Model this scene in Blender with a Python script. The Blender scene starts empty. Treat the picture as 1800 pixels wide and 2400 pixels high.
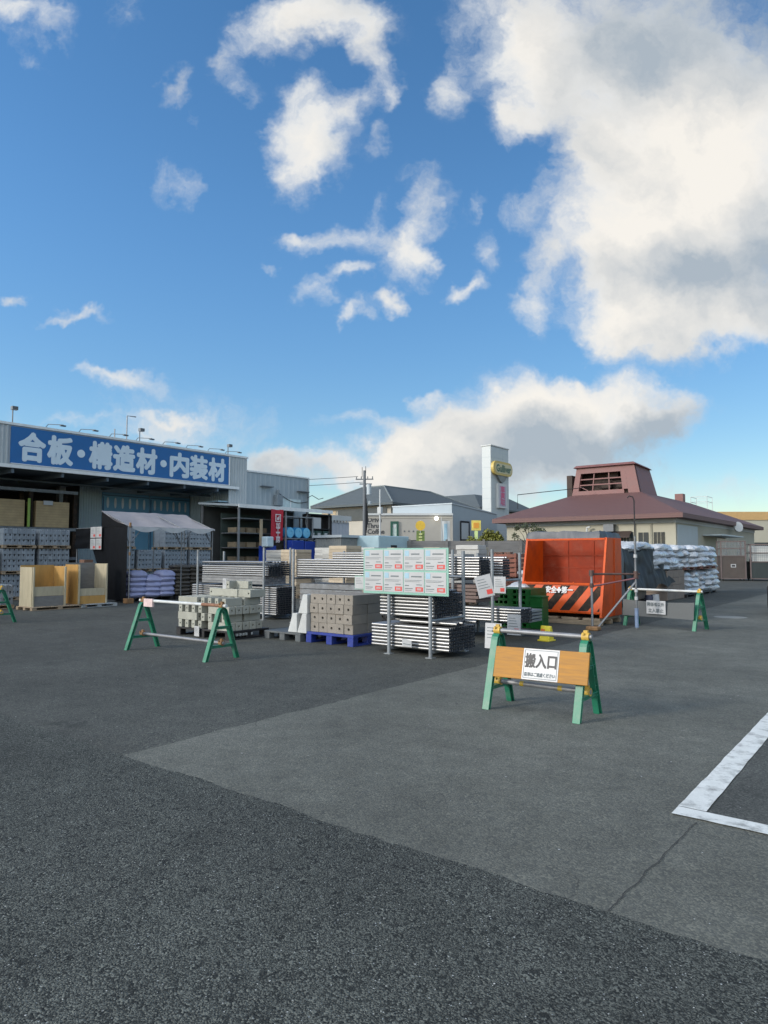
import bpy, bmesh, math, random
from mathutils import Vector, Matrix, noise
R = math.radians
random.seed(7)
SC = bpy.context.scene
COL = SC.collection

# ------------------------------------------------------------------ camera
cam_d = bpy.data.cameras.new('camera')
cam = bpy.data.objects.new('camera', cam_d)
COL.objects.link(cam)
cam_d.sensor_fit = 'VERTICAL'
cam_d.sensor_height = 36.0
cam_d.lens = 24.0
cam_d.clip_start = 0.05
cam_d.clip_end = 3000
CAM_H = 1.55
cam.location = (0, 0, CAM_H)
PITCH = math.atan(102 / 1600)
cam.rotation_euler = (R(90) + PITCH, 0, 0)
SC.camera = cam
SC.render.resolution_x, SC.render.resolution_y = 768, 1024

# ------------------------------------------------------------------ exposure
SC.view_settings.view_transform = 'Standard'
SC.view_settings.look = 'None'
SC.view_settings.exposure = 0.85
SC.view_settings.gamma = 1.0

# ------------------------------------------------------------------ sun
SUN_AZ, SUN_EL = R(-115), R(20)          # azimuth from +Y (clockwise), low on the left, a little behind
sun_d = bpy.data.lights.new('sun', 'SUN')
sun_d.energy = 1.5
sun_d.angle = R(11)
sun_d.color = (1.0, 0.93, 0.84)
sun = bpy.data.objects.new('sun', sun_d)
COL.objects.link(sun)
sv = Vector((math.sin(SUN_AZ) * math.cos(SUN_EL), math.cos(SUN_AZ) * math.cos(SUN_EL), math.sin(SUN_EL)))
sun.rotation_euler = sv.to_track_quat('Z', 'Y').to_euler()
sun.location = sv * 100

# ------------------------------------------------------------------ world: Nishita sky with drifting cumulus
world = bpy.data.worlds.new('World')
SC.world = world
world.use_nodes = True
wt = world.node_tree
wt.nodes.clear()


def wn(kind, **kw):
    n = wt.nodes.new(kind)
    for k, v in kw.items():
        setattr(n, k, v)
    return n


def wl(a, b):
    wt.links.new(a, b)


def wmath(op, a, b=None, clamp=False):
    n = wn('ShaderNodeMath', operation=op, use_clamp=clamp)
    for i, v in enumerate((a, b)):
        if v is None:
            continue
        if isinstance(v, (int, float)):
            n.inputs[i].default_value = v
        else:
            wl(v, n.inputs[i])
    return n.outputs[0]


def wramp(v, a, b, c=0.0, d=1.0, smooth=True):
    n = wn('ShaderNodeMapRange', interpolation_type='SMOOTHSTEP' if smooth else 'LINEAR')
    n.clamp = True
    wl(v, n.inputs[0])
    for i, q in enumerate((a, b, c, d)):
        n.inputs[i + 1].default_value = q
    return n.outputs[0]


w_out = wn('ShaderNodeOutputWorld')
sky = wn('ShaderNodeTexSky', sky_type='NISHITA')
sky.sun_disc = False
sky.sun_elevation = SUN_EL
sky.sun_rotation = SUN_AZ
sky.altitude = 0
sky.air_density = 1.0
sky.dust_density = 0.15
sky.ozone_density = 2.2
hsv = wn('ShaderNodeHueSaturation')
hsv.inputs['Saturation'].default_value = 1.22
hsv.inputs['Value'].default_value = 1.0
wl(sky.outputs[0], hsv.inputs['Color'])
bg_sky = wn('ShaderNodeBackground')
bg_sky.inputs[1].default_value = 0.118
hz = wn('ShaderNodeVectorMath', operation='SCALE')
wl(hsv.outputs[0], hz.inputs[0])
wl(hz.outputs[0], bg_sky.inputs[0])

tc = wn('ShaderNodeTexCoord')
sep = wn('ShaderNodeSeparateXYZ')
wl(tc.outputs['Generated'], sep.inputs[0])
dx, dy, dz = sep.outputs
wl(wmath('MULTIPLY', wramp(dz, 0.0, 0.50, 0.68, 0.96), wramp(dx, -0.5, 0.6, 1.12, 0.84)), hz.inputs['Scale'])      # sky scaled dimmer low down and towards the right
ysafe = wmath('MAXIMUM', dy, 0.06)
cmb = wn('ShaderNodeCombineXYZ')
wl(wmath('DIVIDE', dx, ysafe), cmb.inputs[0])
wl(wmath('DIVIDE', dz, ysafe), cmb.inputs[1])
q0 = cmb.outputs[0]
# the cloud outlines are torn by two octaves of domain warping
nz = wn('ShaderNodeTexNoise')
nz.inputs['Scale'].default_value = 6.0
nz.inputs['Detail'].default_value = 5
nz.inputs['Roughness'].default_value = 0.62
wl(q0, nz.inputs['Vector'])
vsub = wn('ShaderNodeVectorMath', operation='SUBTRACT')
wl(nz.outputs['Color'], vsub.inputs[0])
vsub.inputs[1].default_value = (0.5, 0.5, 0.5)
vsc = wn('ShaderNodeVectorMath', operation='SCALE')
wl(vsub.outputs[0], vsc.inputs[0])
vsc.inputs['Scale'].default_value = 0.17
vad = wn('ShaderNodeVectorMath', operation='ADD')
wl(q0, vad.inputs[0])
wl(vsc.outputs[0], vad.inputs[1])
qw = vad.outputs[0]


def px_dir(px, py):                       # degrees of the sky as seen from the lot -> tangent-plane coords
    u, v = (px - 900) / 1600, (1200 - py) / 1600
    y = math.cos(PITCH) - v * math.sin(PITCH)
    return u / y, (math.sin(PITCH) + v * math.cos(PITCH)) / y


def blobs(lst, vec):
    tot = None
    for (px, py, rx, ry, rot, s) in lst:
        cx, cy = px_dir(px, py)
        m = wn('ShaderNodeMapping', vector_type='TEXTURE')
        m.inputs['Location'].default_value = (cx, cy, 0)
        m.inputs['Rotation'].default_value = (0, 0, R(rot))
        m.inputs['Scale'].default_value = (1.14 * rx / 1600, 1.14 * ry / 1600, 1)
        wl(vec, m.inputs[0])
        ln = wn('ShaderNodeVectorMath', operation='LENGTH')
        wl(m.outputs[0], ln.inputs[0])
        o = wramp(ln.outputs['Value'], 0.0, 1.0, s, 0.0)
        tot = o if tot is None else wmath('ADD', tot, o)
    return tot


CLOUD = [  # where each cloud hangs, its half sizes, tilt, body
    (1520, 115, 520, 310, -10, 1.25), (1640, 420, 400, 430, 0, 1.9), (1580, 690, 330, 200, -8, 1.5), (1500, 770, 200, 105, -6, 1.0),
    (1190, 70, 200, 150, -20, .75), (1250, 180, 150, 160, 0, .65), (1750, 760, 160, 120, 0, .8), (1420, 560, 150, 220, 10, .7),
    (640, 60, 150, 110, 0, .95), (780, 40, 220, 100, -8, .95), (885, 170, 75, 190, 8, .75), (730, 320, 150, 150, 15, 1.35), (680, 410, 80, 90, 0, .6),
    (970, 570, 90, 150, -28, 1.2), (985, 440, 80, 80, 0, .5), (760, 540, 120, 60, 15, .6), (860, 530, 80, 90, 0, .55), (1135, 575, 62, 80, 0, .62),
    (815, 650, 75, 45, 0, .85), (735, 690, 80, 60, 0, .7), (910, 722, 45, 42, 0, .95), (800, 760, 46, 40, 0, .8), (845, 735, 45, 50, 0, .6), (1070, 670, 90, 34, 8, .9),
    (1265, 690, 60, 120, -10, .72), (1290, 560, 75, 110, -20, .62), (1240, 470, 110, 50, 25, .45), (1410, 350, 90, 90, 0, .5),
    (1000, 1060, 260, 110, 15, 1.25), (1180, 970, 240, 130, 12, 1.3), (1380, 985, 270, 130, 0, 1.4), (1450, 910, 160, 70, 0, .8), (1560, 985, 150, 80, 0, .85),
    (1200, 1110, 430, 110, 0, 1.2), (830, 1110, 320, 60, 0, .85), (1000, 932, 50, 40, 0, .8), (650, 1095, 150, 36, 0, .6), (830, 990, 140, 36, 0, .5),
    (20, 50, 70, 95, 0, .9), (110, 70, 90, 80, -30, .5), (60, 145, 70, 40, -25, .42), (210, 715, 110, 32, -3, .8), (130, 725, 60, 18, 0, .5),
    (300, 905, 130, 40, -10, .8), (215, 890, 60, 26, 0, .5), (405, 1000, 120, 26, 0, .62), (380, 1030, 120, 18, 0, .45), (20, 690, 55, 30, 0, .55),
    (415, 205, 45, 60, 0, .5), (395, 400, 70, 80, 10, .52), (460, 420, 50, 70, -20, .5), (285, 30, 70, 70, 30, .4), (465, 255, 40, 40, 0, .45), (170, 990, 120, 20, 0, .35),
    (140, 1000, 800, 130, 0, .30), (560, 1040, 300, 70, 0, .30), (1700, 1130, 260, 60, 0, .30),
    (520, 130, 60, 90, 20, .5), (560, 200, 50, 60, 0, .45), (700, 200, 90, 60, 0, .5), (830, 250, 60, 70, 0, .55), (905, 250, 40, 60, 0, .5), (900, 350, 50, 40, 30, .42),
    (690, 540, 60, 30, 10, .55), (880, 470, 50, 60, 0, .45), (1110, 480, 60, 30, 30, .4), (1010, 600, 50, 40, 0, .35), (650, 620, 40, 20, 0, .4), (1060, 190, 70, 90, 0, .5), (1220, 270, 90, 70, 0, .55),
    (1030, 250, 80, 80, 0, .42), (1180, 300, 60, 110, 0, .5),
]
GREY = [  # shaded bases and far sides
    (1640, 90, 480, 230, 0, 1.25), (1780, 640, 340, 250, 0, 1.15), (1500, 640, 240, 100, -8, .7), (1330, 1060, 360, 130, -4, 1.25), (1540, 1010, 200, 80, 10, .9), (1060, 1130, 260, 50, 0, .6),
    (1600, 250, 260, 160, 0, .35), (900, 10, 160, 90, 0, .35), (1120, 1120, 160, 60, 0, .5), (800, 350, 80, 100, 0, .3), (650, 1110, 260, 40, 0, .5),
]
fbm = wn('ShaderNodeTexNoise')
fbm.inputs['Scale'].default_value = 8.0
fbm.inputs['Detail'].default_value = 10
fbm.inputs['Roughness'].default_value = 0.63
wl(qw, fbm.inputs['Vector'])
fb = fbm.outputs['Fac']
soft = wn('ShaderNodeTexNoise')
soft.inputs['Scale'].default_value = 5.0
soft.inputs['Detail'].default_value = 4
soft.inputs['Roughness'].default_value = 0.5
wl(qw, soft.inputs['Vector'])
body = blobs(CLOUD, qw)
gate = wramp(body, 0.0, 0.30)
dens = wmath('ADD', body, wmath('MULTIPLY', wmath('SUBTRACT', fb, 0.5), 2.1))
front = wmath('MULTIPLY', wramp(dens, 0.10, 1.18), gate)
# unseen clouds behind and beside the viewer, added to light the yard
nb = wn('ShaderNodeTexNoise')
nb.inputs['Scale'].default_value = 2.6
nb.inputs['Detail'].default_value = 6
nb.inputs['Roughness'].default_value = 0.55
wl(tc.outputs['Generated'], nb.inputs['Vector'])
back = wmath('MULTIPLY', wramp(nb.outputs['Fac'], 0.40, 0.56), wmath('MULTIPLY', wramp(dy, 0.35, 0.05), wramp(dz, 0.0, 0.12)))
fill_dot = wn('ShaderNodeVectorMath', operation='DOT_PRODUCT')
wl(tc.outputs['Generated'], fill_dot.inputs[0])
fill_dot.inputs[1].default_value = (math.sin(R(-132)) * .9, math.cos(R(-132)) * .9, .43)
fill_side = wramp(fill_dot.outputs['Value'], -0.1, 0.9)
back = wmath('MULTIPLY', back, wramp(fill_side, 0.0, 0.30, 0.05, 1.0))
alpha = wmath('MINIMUM', wmath('ADD', front, back), 0.97)
grey = wmath('ADD', blobs(GREY, qw), wmath('ADD', wmath('MULTIPLY', wmath('SUBTRACT', soft.outputs['Fac'], 0.5), 2.1), wmath('MULTIPLY', wmath('SUBTRACT', fb, 0.5), 1.3)))
shade = wramp(grey, 0.0, 1.15, smooth=False)
thick = wramp(wmath('ADD', dens, wmath('MULTIPLY', wmath('SUBTRACT', soft.outputs['Fac'], 0.5), 1.6)), 0.30, 1.65)                         # thin edges scatter less, thick sunlit bodies glow
mixl = wn('ShaderNodeMix', data_type='RGBA')
wl(thick, mixl.inputs[0])
mixl.inputs[6].default_value = (0.40, 0.425, 0.45, 1)
mixl.inputs[7].default_value = (0.530, 0.507, 0.468, 1)
mixc = wn('ShaderNodeMix', data_type='RGBA')
wl(shade, mixc.inputs[0])
wl(mixl.outputs[2], mixc.inputs[6])
mixc.inputs[7].default_value = (0.235, 0.270, 0.305, 1)
bg_cl = wn('ShaderNodeBackground')
wl(mixc.outputs[2], bg_cl.inputs[0])
wl(wmath('ADD', wmath('MULTIPLY', fill_side, wmath('MULTIPLY', back, 3.15)), 1.0), bg_cl.inputs[1])      # rear clouds boosted as fill light from behind left
wmix = wn('ShaderNodeMixShader')
wl(alpha, wmix.inputs[0])
wl(bg_sky.outputs[0], wmix.inputs[1])
wl(bg_cl.outputs[0], wmix.inputs[2])
wl(wmix.outputs[0], w_out.inputs[0])
# ------------------------------------------------------------------ materials
MATS = {}


def M(key, col, rough=0.65, metal=0.0, var=0.18, vs=3.0, bump=0.0, bs=40.0, rnd=0.0, spec=0.5, detail=6, dirt=0.0, dirtc=(0.12, 0.11, 0.10), stretch=None, trans=0.0):
    """procedural surface: colour mottling, per-object drift, blotchy dirt, fine bump"""
    if key in MATS:
        return MATS[key]
    m = bpy.data.materials.new(key)
    m.use_nodes = True
    nt = m.node_tree
    p = nt.nodes['Principled BSDF']
    L = nt.links.new
    p.inputs['Metallic'].default_value = metal
    p.inputs['Specular IOR Level'].default_value = spec
    t = nt.nodes.new('ShaderNodeTexCoord')
    vec = t.outputs['Object']
    if stretch:
        mp = nt.nodes.new('ShaderNodeMapping')
        mp.inputs['Scale'].default_value = stretch
        L(vec, mp.inputs[0])
        vec = mp.outputs[0]
    oi = nt.nodes.new('ShaderNodeObjectInfo')
    ad = nt.nodes.new('ShaderNodeVectorMath')
    ad.operation = 'ADD'
    sc = nt.nodes.new('ShaderNodeVectorMath')
    sc.operation = 'SCALE'
    sc.inputs['Scale'].default_value = 37.0
    cb = nt.nodes.new('ShaderNodeCombineXYZ')
    for i in range(3):
        L(oi.outputs['Random'], cb.inputs[i])
    L(cb.outputs[0], sc.inputs[0])
    L(vec, ad.inputs[0])
    L(sc.outputs[0], ad.inputs[1])
    vec = ad.outputs[0]
    n = nt.nodes.new('ShaderNodeTexNoise')
    n.inputs['Scale'].default_value = vs
    n.inputs['Detail'].default_value = detail
    n.inputs['Roughness'].default_value = 0.62
    L(vec, n.inputs['Vector'])
    r = nt.nodes.new('ShaderNodeMapRange')
    L(n.outputs['Fac'], r.inputs[0])
    r.inputs[1].default_value, r.inputs[2].default_value = 0.28, 0.72
    r.inputs[3].default_value, r.inputs[4].default_value = 1 - var, 1 + var
    fac = r.outputs[0]
    if rnd:
        r2 = nt.nodes.new('ShaderNodeMapRange')
        L(oi.outputs['Random'], r2.inputs[0])
        r2.inputs[3].default_value, r2.inputs[4].default_value = 1 - rnd, 1 + rnd
        mu = nt.nodes.new('ShaderNodeMath')
        mu.operation = 'MULTIPLY'
        L(fac, mu.inputs[0])
        L(r2.outputs[0], mu.inputs[1])
        fac = mu.outputs[0]
    vm = nt.nodes.new('ShaderNodeVectorMath')
    vm.operation = 'SCALE'
    vm.inputs[0].default_value = col[:3]
    L(fac, vm.inputs['Scale'])
    out = vm.outputs[0]
    if dirt:
        dn = nt.nodes.new('ShaderNodeTexNoise')
        dn.inputs['Scale'].default_value = vs * 0.7 + 1.3
        dn.inputs['Detail'].default_value = 8
        dn.inputs['Roughness'].default_value = 0.7
        L(vec, dn.inputs['Vector'])
        dr = nt.nodes.new('ShaderNodeMapRange')
        L(dn.outputs['Fac'], dr.inputs[0])
        dr.inputs[1].default_value, dr.inputs[2].default_value = 0.5, 0.72
        dr.inputs[3].default_value, dr.inputs[4].default_value = 0, dirt
        mx = nt.nodes.new('ShaderNodeMix')
        mx.data_type = 'RGBA'
        L(dr.outputs[0], mx.inputs[0])
        L(out, mx.inputs[6])
        mx.inputs[7].default_value = (*dirtc, 1)
        out = mx.outputs[2]
    L(out, p.inputs['Base Color'])
    rr = nt.nodes.new('ShaderNodeMapRange')
    L(n.outputs['Fac'], rr.inputs[0])
    rr.inputs[3].default_value, rr.inputs[4].default_value = max(0.03, rough - 0.12), min(1, rough + 0.12)
    L(rr.outputs[0], p.inputs['Roughness'])
    if bump:
        bn = nt.nodes.new('ShaderNodeTexNoise')
        bn.inputs['Scale'].default_value = bs
        bn.inputs['Detail'].default_value = 4
        L(vec, bn.inputs['Vector'])
        bp = nt.nodes.new('ShaderNodeBump')
        bp.inputs['Strength'].default_value = bump
        bp.inputs['Distance'].default_value = 0.01
        L(bn.outputs['Fac'], bp.inputs['Height'])
        L(bp.outputs[0], p.inputs['Normal'])
    if trans:
        p.inputs['Transmission Weight'].default_value = trans
    MATS[key] = m
    return m


def layered(key, c1, c2, axis, freq, rough=0.8, var=0.15, duty=0.5, soft=0.08):
    """thin sheets / planks / seams: two tones alternating along one object axis"""
    if key in MATS:
        return MATS[key]
    m = M(key, c1, rough, var=var)
    nt = m.node_tree
    p = nt.nodes['Principled BSDF']
    L = nt.links.new
    src = p.inputs['Base Color'].links[0].from_socket
    t = nt.nodes.new('ShaderNodeTexCoord')
    s = nt.nodes.new('ShaderNodeSeparateXYZ')
    L(t.outputs['Object'], s.inputs[0])
    a = nt.nodes.new('ShaderNodeMath')
    a.operation = 'MULTIPLY'
    L(s.outputs[axis], a.inputs[0])
    a.inputs[1].default_value = freq
    f = nt.nodes.new('ShaderNodeMath')
    f.operation = 'FRACT'
    L(a.outputs[0], f.inputs[0])
    r = nt.nodes.new('ShaderNodeMapRange')
    L(f.outputs[0], r.inputs[0])
    r.inputs[1].default_value, r.inputs[2].default_value = duty, duty + soft
    mx = nt.nodes.new('ShaderNodeMix')
    mx.data_type = 'RGBA'
    L(r.outputs[0], mx.inputs[0])
    L(src, mx.inputs[6])
    mx.inputs[7].default_value = (*c2, 1)
    L(mx.outputs[2], p.inputs['Base Color'])
    return m


def asphalt(key, base, stone, cell, chips, bump, cracks=0.0, stains=0.35):
    """paved ground: mixed stone sizes, worn and dusty areas, oil stains, hairline cracks"""
    m = bpy.data.materials.new(key)
    m.use_nodes = True
    nt = m.node_tree
    p = nt.nodes['Principled BSDF']
    L = nt.links.new

    def N(kind, **kw):
        n = nt.nodes.new(kind)
        for k, v in kw.items():
            setattr(n, k, v)
        return n

    def rng(src, a, b, c=0.0, d=1.0):
        r = N('ShaderNodeMapRange', interpolation_type='SMOOTHSTEP')
        L(src, r.inputs[0])
        for i, q in enumerate((a, b, c, d)):
            r.inputs[i + 1].default_value = q
        return r.outputs[0]

    def noisy(scale, detail=6, rough=.6):
        n = N('ShaderNodeTexNoise')
        n.inputs['Scale'].default_value = scale
        n.inputs['Detail'].default_value = detail
        n.inputs['Roughness'].default_value = rough
        L(o, n.inputs['Vector'])
        return n.outputs['Fac']

    def mul(a, b):
        q = N('ShaderNodeMath', operation='MULTIPLY')
        for i, v in enumerate((a, b)):
            if isinstance(v, float):
                q.inputs[i].default_value = v
            else:
                L(v, q.inputs[i])
        return q.outputs[0]

    def mix(f, a, b):
        q = N('ShaderNodeMix', data_type='RGBA')
        L(f, q.inputs[0])
        for i, v in ((6, a), (7, b)):
            if isinstance(v, tuple):
                q.inputs[i].default_value = (*v, 1)
            else:
                L(v, q.inputs[i])
        return q.outputs[2]

    o = N('ShaderNodeTexCoord').outputs['Object']
    vs = []
    for c in (cell, cell * .55):
        v = N('ShaderNodeTexVoronoi')
        v.inputs['Scale'].default_value = 1 / c
        L(o, v.inputs['Vector'])
        sp = N('ShaderNodeSeparateColor')
        L(v.outputs['Color'], sp.inputs[0])
        vs.append((v, sp))
    big = rng(vs[0][1].outputs[0], 0.35, 1.0)
    small = rng(vs[1][1].outputs[0], 0.25, 1.0)
    sel = rng(noisy(14.0, 3), .40, .60)
    mixf = N('ShaderNodeMix', data_type='FLOAT')
    L(sel, mixf.inputs[0])
    L(big, mixf.inputs[2])
    L(small, mixf.inputs[3])
    col = mix(mixf.outputs[0], base, stone)
    # wear: broad patches, finer blotches
    broad = rng(noisy(0.45, 5), .30, .70, .82, 1.16)
    fine = rng(noisy(3.4, 8, .7), .30, .70, .86, 1.14)
    vm = N('ShaderNodeVectorMath', operation='SCALE')
    L(col, vm.inputs[0])
    L(mul(broad, fine), vm.inputs['Scale'])
    col = vm.outputs[0]
    # oil and water stains, then dusty scuffs
    col = mix(mul(rng(noisy(1.35, 7, .62), .60, .74), stains), col, tuple(q * .45 for q in base))
    col = mix(mul(rng(noisy(2.1, 9, .72), .60, .80), .30), col, tuple(min(.3, q * 1.5) for q in stone))
    # pale chips of several sizes
    v2 = N('ShaderNodeTexVoronoi')
    v2.inputs['Scale'].default_value = .62 / cell
    L(o, v2.inputs['Vector'])
    s2 = N('ShaderNodeSeparateColor')
    L(v2.outputs['Color'], s2.inputs[0])
    g = rng(s2.outputs[1], 1 - chips, 1 - chips * .6)
    size = N('ShaderNodeMath', operation='MULTIPLY_ADD')
    L(s2.outputs[2], size.inputs[0])
    size.inputs[1].default_value = .34
    size.inputs[2].default_value = .10
    lt = N('ShaderNodeMath', operation='LESS_THAN')
    L(v2.outputs['Distance'], lt.inputs[0])
    L(size.outputs[0], lt.inputs[1])
    col = mix(mul(g, lt.outputs[0]), col, (.36, .37, .355))
    if cracks:
        wv = N('ShaderNodeTexNoise')
        wv.inputs['Scale'].default_value = 2.2
        wv.inputs['Detail'].default_value = 6
        L(o, wv.inputs['Vector'])
        ws = N('ShaderNodeVectorMath', operation='SCALE')
        L(wv.outputs['Color'], ws.inputs[0])
        ws.inputs['Scale'].default_value = .35
        wa = N('ShaderNodeVectorMath', operation='ADD')
        L(o, wa.inputs[0])
        L(ws.outputs[0], wa.inputs[1])
        vc = N('ShaderNodeTexVoronoi', feature='DISTANCE_TO_EDGE')
        vc.inputs['Scale'].default_value = .55
        L(wa.outputs[0], vc.inputs['Vector'])
        line = rng(vc.outputs['Distance'], .0008, .0030, 1, 0)
        col = mix(mul(mul(line, rng(noisy(.8, 4), .50, .62)), cracks), col, (.018, .019, .019))
    L(col, p.inputs['Base Color'])
    p.inputs['Roughness'].default_value = 0.84
    p.inputs['Specular IOR Level'].default_value = 0.3
    bp = N('ShaderNodeBump')
    bp.inputs['Strength'].default_value = bump
    bp.inputs['Distance'].default_value = 0.006
    L(vs[0][0].outputs['Distance'], bp.inputs['Height'])
    bp.invert = True
    L(bp.outputs[0], p.inputs['Normal'])
    return m


# ------------------------------------------------------------------ geometry helpers
GRID = R(38)                              # the whole yard is laid out on one grid, turned 38 degrees
GA = Vector((math.sin(GRID), math.cos(GRID), 0))     # "a": away from the camera along the racks
GB = Vector((math.cos(GRID), -math.sin(GRID), 0))    # "b": to the right, along the pipes


def W(b, a, z=0.0):
    v = GB * b + GA * a
    return Vector((v.x, v.y, z))


class MB:
    """collects shapes and links them as one mesh object"""

    def __init__(self):
        self.v, self.f = [], []

    def add(self, vs, fs):
        k = len(self.v)
        self.v += [tuple(q) for q in vs]
        self.f += [tuple(i + k for i in q) for q in fs]
        return self

    def box(self, x0, x1, y0, y1, z0, z1, mx=None):
        vs = [Vector((x, y, z)) for z in (z0, z1) for y in (y0, y1) for x in (x0, x1)]
        if mx is not None:
            vs = [mx @ q for q in vs]
        return self.add(vs, [(0, 2, 3, 1), (4, 5, 7, 6), (0, 1, 5, 4), (2, 6, 7, 3), (0, 4, 6, 2), (1, 3, 7, 5)])

    def bar(self, p, q, w, h=None, up=(0, 0, 1)):
        p, q = Vector(p), Vector(q)
        h = h or w
        d = (q - p).normalized()
        u = Vector(up)
        if abs(d.dot(u)) > 0.98:
            u = Vector((1, 0, 0))
        s = d.cross(u).normalized() * w / 2
        t = s.cross(d).normalized() * h / 2
        vs = [p - s - t, p + s - t, p + s + t, p - s + t, q - s - t, q + s - t, q + s + t, q - s + t]
        return self.add(vs, [(3, 2, 1, 0), (4, 5, 6, 7), (0, 1, 5, 4), (1, 2, 6, 5), (2, 3, 7, 6), (3, 0, 4, 7)])

    def tube(self, pts, r, n=10, cap=True, r1=None):
        pts = [Vector(q) for q in pts]
        base = len(self.v)
        prev = None
        for i, q in enumerate(pts):
            d = (pts[min(i + 1, len(pts) - 1)] - pts[max(i - 1, 0)]).normalized()
            if prev is None:
                u = Vector((0, 0, 1)) if abs(d.z) < 0.95 else Vector((1, 0, 0))
                s = d.cross(u).normalized()
            else:
                s = (prev - d * prev.dot(d)).normalized()
            prev = s
            t = d.cross(s)
            rr = r if r1 is None else r + (r1 - r) * i / (len(pts) - 1)
            for k in range(n):
                an = 2 * math.pi * k / n
                self.v.append(tuple(q + (s * math.cos(an) + t * math.sin(an)) * rr))
        for i in range(len(pts) - 1):
            for k in range(n):
                a, b = base + i * n + k, base + i * n + (k + 1) % n
                self.f.append((a, b, b + n, a + n))
        if cap:
            self.f.append(tuple(base + k for k in reversed(range(n))))
            self.f.append(tuple(base + (len(pts) - 1) * n + k for k in range(n)))
        return self

    def prism(self, poly, e0, e1, axis='x'):
        """poly in the plane across `axis`, extruded from e0 to e1"""
        def pt(u, w, e):
            return {'x': (e, u, w), 'y': (u, e, w), 'z': (u, w, e)}[axis]
        n = len(poly)
        vs = [pt(u, w, e0) for u, w in poly] + [pt(u, w, e1) for u, w in poly]
        fs = [tuple(range(n - 1, -1, -1)), tuple(range(n, 2 * n))]
        fs += [(i, (i + 1) % n, (i + 1) % n + n, i + n) for i in range(n)]
        return self.add(vs, fs)

    def band(self, path, t, x0, x1, off=0.0):
        """a strip of thickness t swept along a (y, z) path, from x0 to x1"""
        P = [Vector((y, z)) for y, z in path]
        inn, shf = [], []
        for i, q in enumerate(P):
            d = (P[min(i + 1, len(P) - 1)] - P[max(i - 1, 0)]).normalized()
            inn.append(q + Vector((d.y, -d.x)) * (t + off))
            shf.append(q + Vector((d.y, -d.x)) * off)
        P = shf
        n = len(P)
        vs = []
        for x in (x0, x1):
            vs += [(x, q.x, q.y) for q in P] + [(x, q.x, q.y) for q in inn]
        fs = []
        for i in range(n - 1):
            a, b, c, d = i, i + 1, n + i + 1, n + i
            o = 2 * n
            fs += [(a, b, c, d), (a + o, d + o, c + o, b + o), (a, a + o, b + o, b), (d, c, c + o, d + o)]
        fs += [(0, n, 3 * n, 2 * n), (n - 1, 3 * n - 1, 4 * n - 1, 2 * n - 1)]
        return self.add(vs, fs)

    def grid(self, fn, nu, nv):
        base = len(self.v)
        for j in range(nv + 1):
            for i in range(nu + 1):
                self.v.append(tuple(fn(i / nu, j / nv)))
        for j in range(nv):
            for i in range(nu):
                k = base + j * (nu + 1) + i
                self.f.append((k, k + 1, k + nu + 2, k + nu + 1))
        return self

    def build(self, name, mat, parent=None, smooth=False, bevel=0.0, at=None, rz=0.0, solid=0.0):
        me = bpy.data.meshes.new(name)
        me.from_pydata(self.v, [], self.f)
        bm = bmesh.new()
        bm.from_mesh(me)
        if solid:
            bmesh.ops.solidify(bm, geom=bm.faces[:], thickness=solid)
        bmesh.ops.recalc_face_normals(bm, faces=bm.faces[:])
        if bevel:
            es = [e for e in bm.edges if len(e.link_faces) == 2 and e.calc_face_angle(0) > 0.6]
            bmesh.ops.bevel(bm, geom=es, offset=bevel, segments=1, affect='EDGES', clamp_overlap=True)
        bm.to_mesh(me)
        bm.free()
        if smooth:
            for q in me.polygons:
                q.use_smooth = True
            try:
                me.set_sharp_from_angle(angle=R(40))
            except Exception:
                pass
        me.materials.append(mat)
        o = bpy.data.objects.new(name, me)
        COL.objects.link(o)
        if parent is not None:
            o.parent = parent
        if at is not None:
            o.location = W(*at)
            o.rotation_euler = (0, 0, -GRID + rz)
        return o


def tag(o, label, cat, group=None):
    o['label'] = label
    o['category'] = cat
    o['kind'] = 'thing'
    if group:
        o['group'] = group
    return o


def thing(name, label, cat, b, a, z=0.0, rz=0.0, group=None):
    o = bpy.data.objects.new(name, None)
    o.empty_display_size = 0.2
    COL.objects.link(o)
    o.location = W(b, a, z)
    o.rotation_euler = (0, 0, -GRID + rz)
    return tag(o, label, cat, group)


def struct(o, kind='structure'):
    o['kind'] = kind
    return o


def kids(o):
    return [q for q in COL.objects if q.parent == o]


def dup(root, b, a, z=0.0, rz=0.0, label=None, rx=0.0, ry=0.0, group=None):
    r = root.copy()
    COL.objects.link(r)
    r.location = W(b, a, z)
    r.rotation_euler = (rx, ry, -GRID + rz)
    if label:
        r['label'] = label
    if group:
        r['group'] = group
    for c in KIDS(root):
        d = c.copy()
        COL.objects.link(d)
        d.parent = r
        for g in KIDS(c):
            e = g.copy()
            COL.objects.link(e)
            e.parent = d
    return r


_kid = {}


def KIDS(o):
    if o.name not in _kid:
        _kid[o.name] = [q for q in COL.objects if q.parent == o]
    return _kid[o.name]


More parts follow.
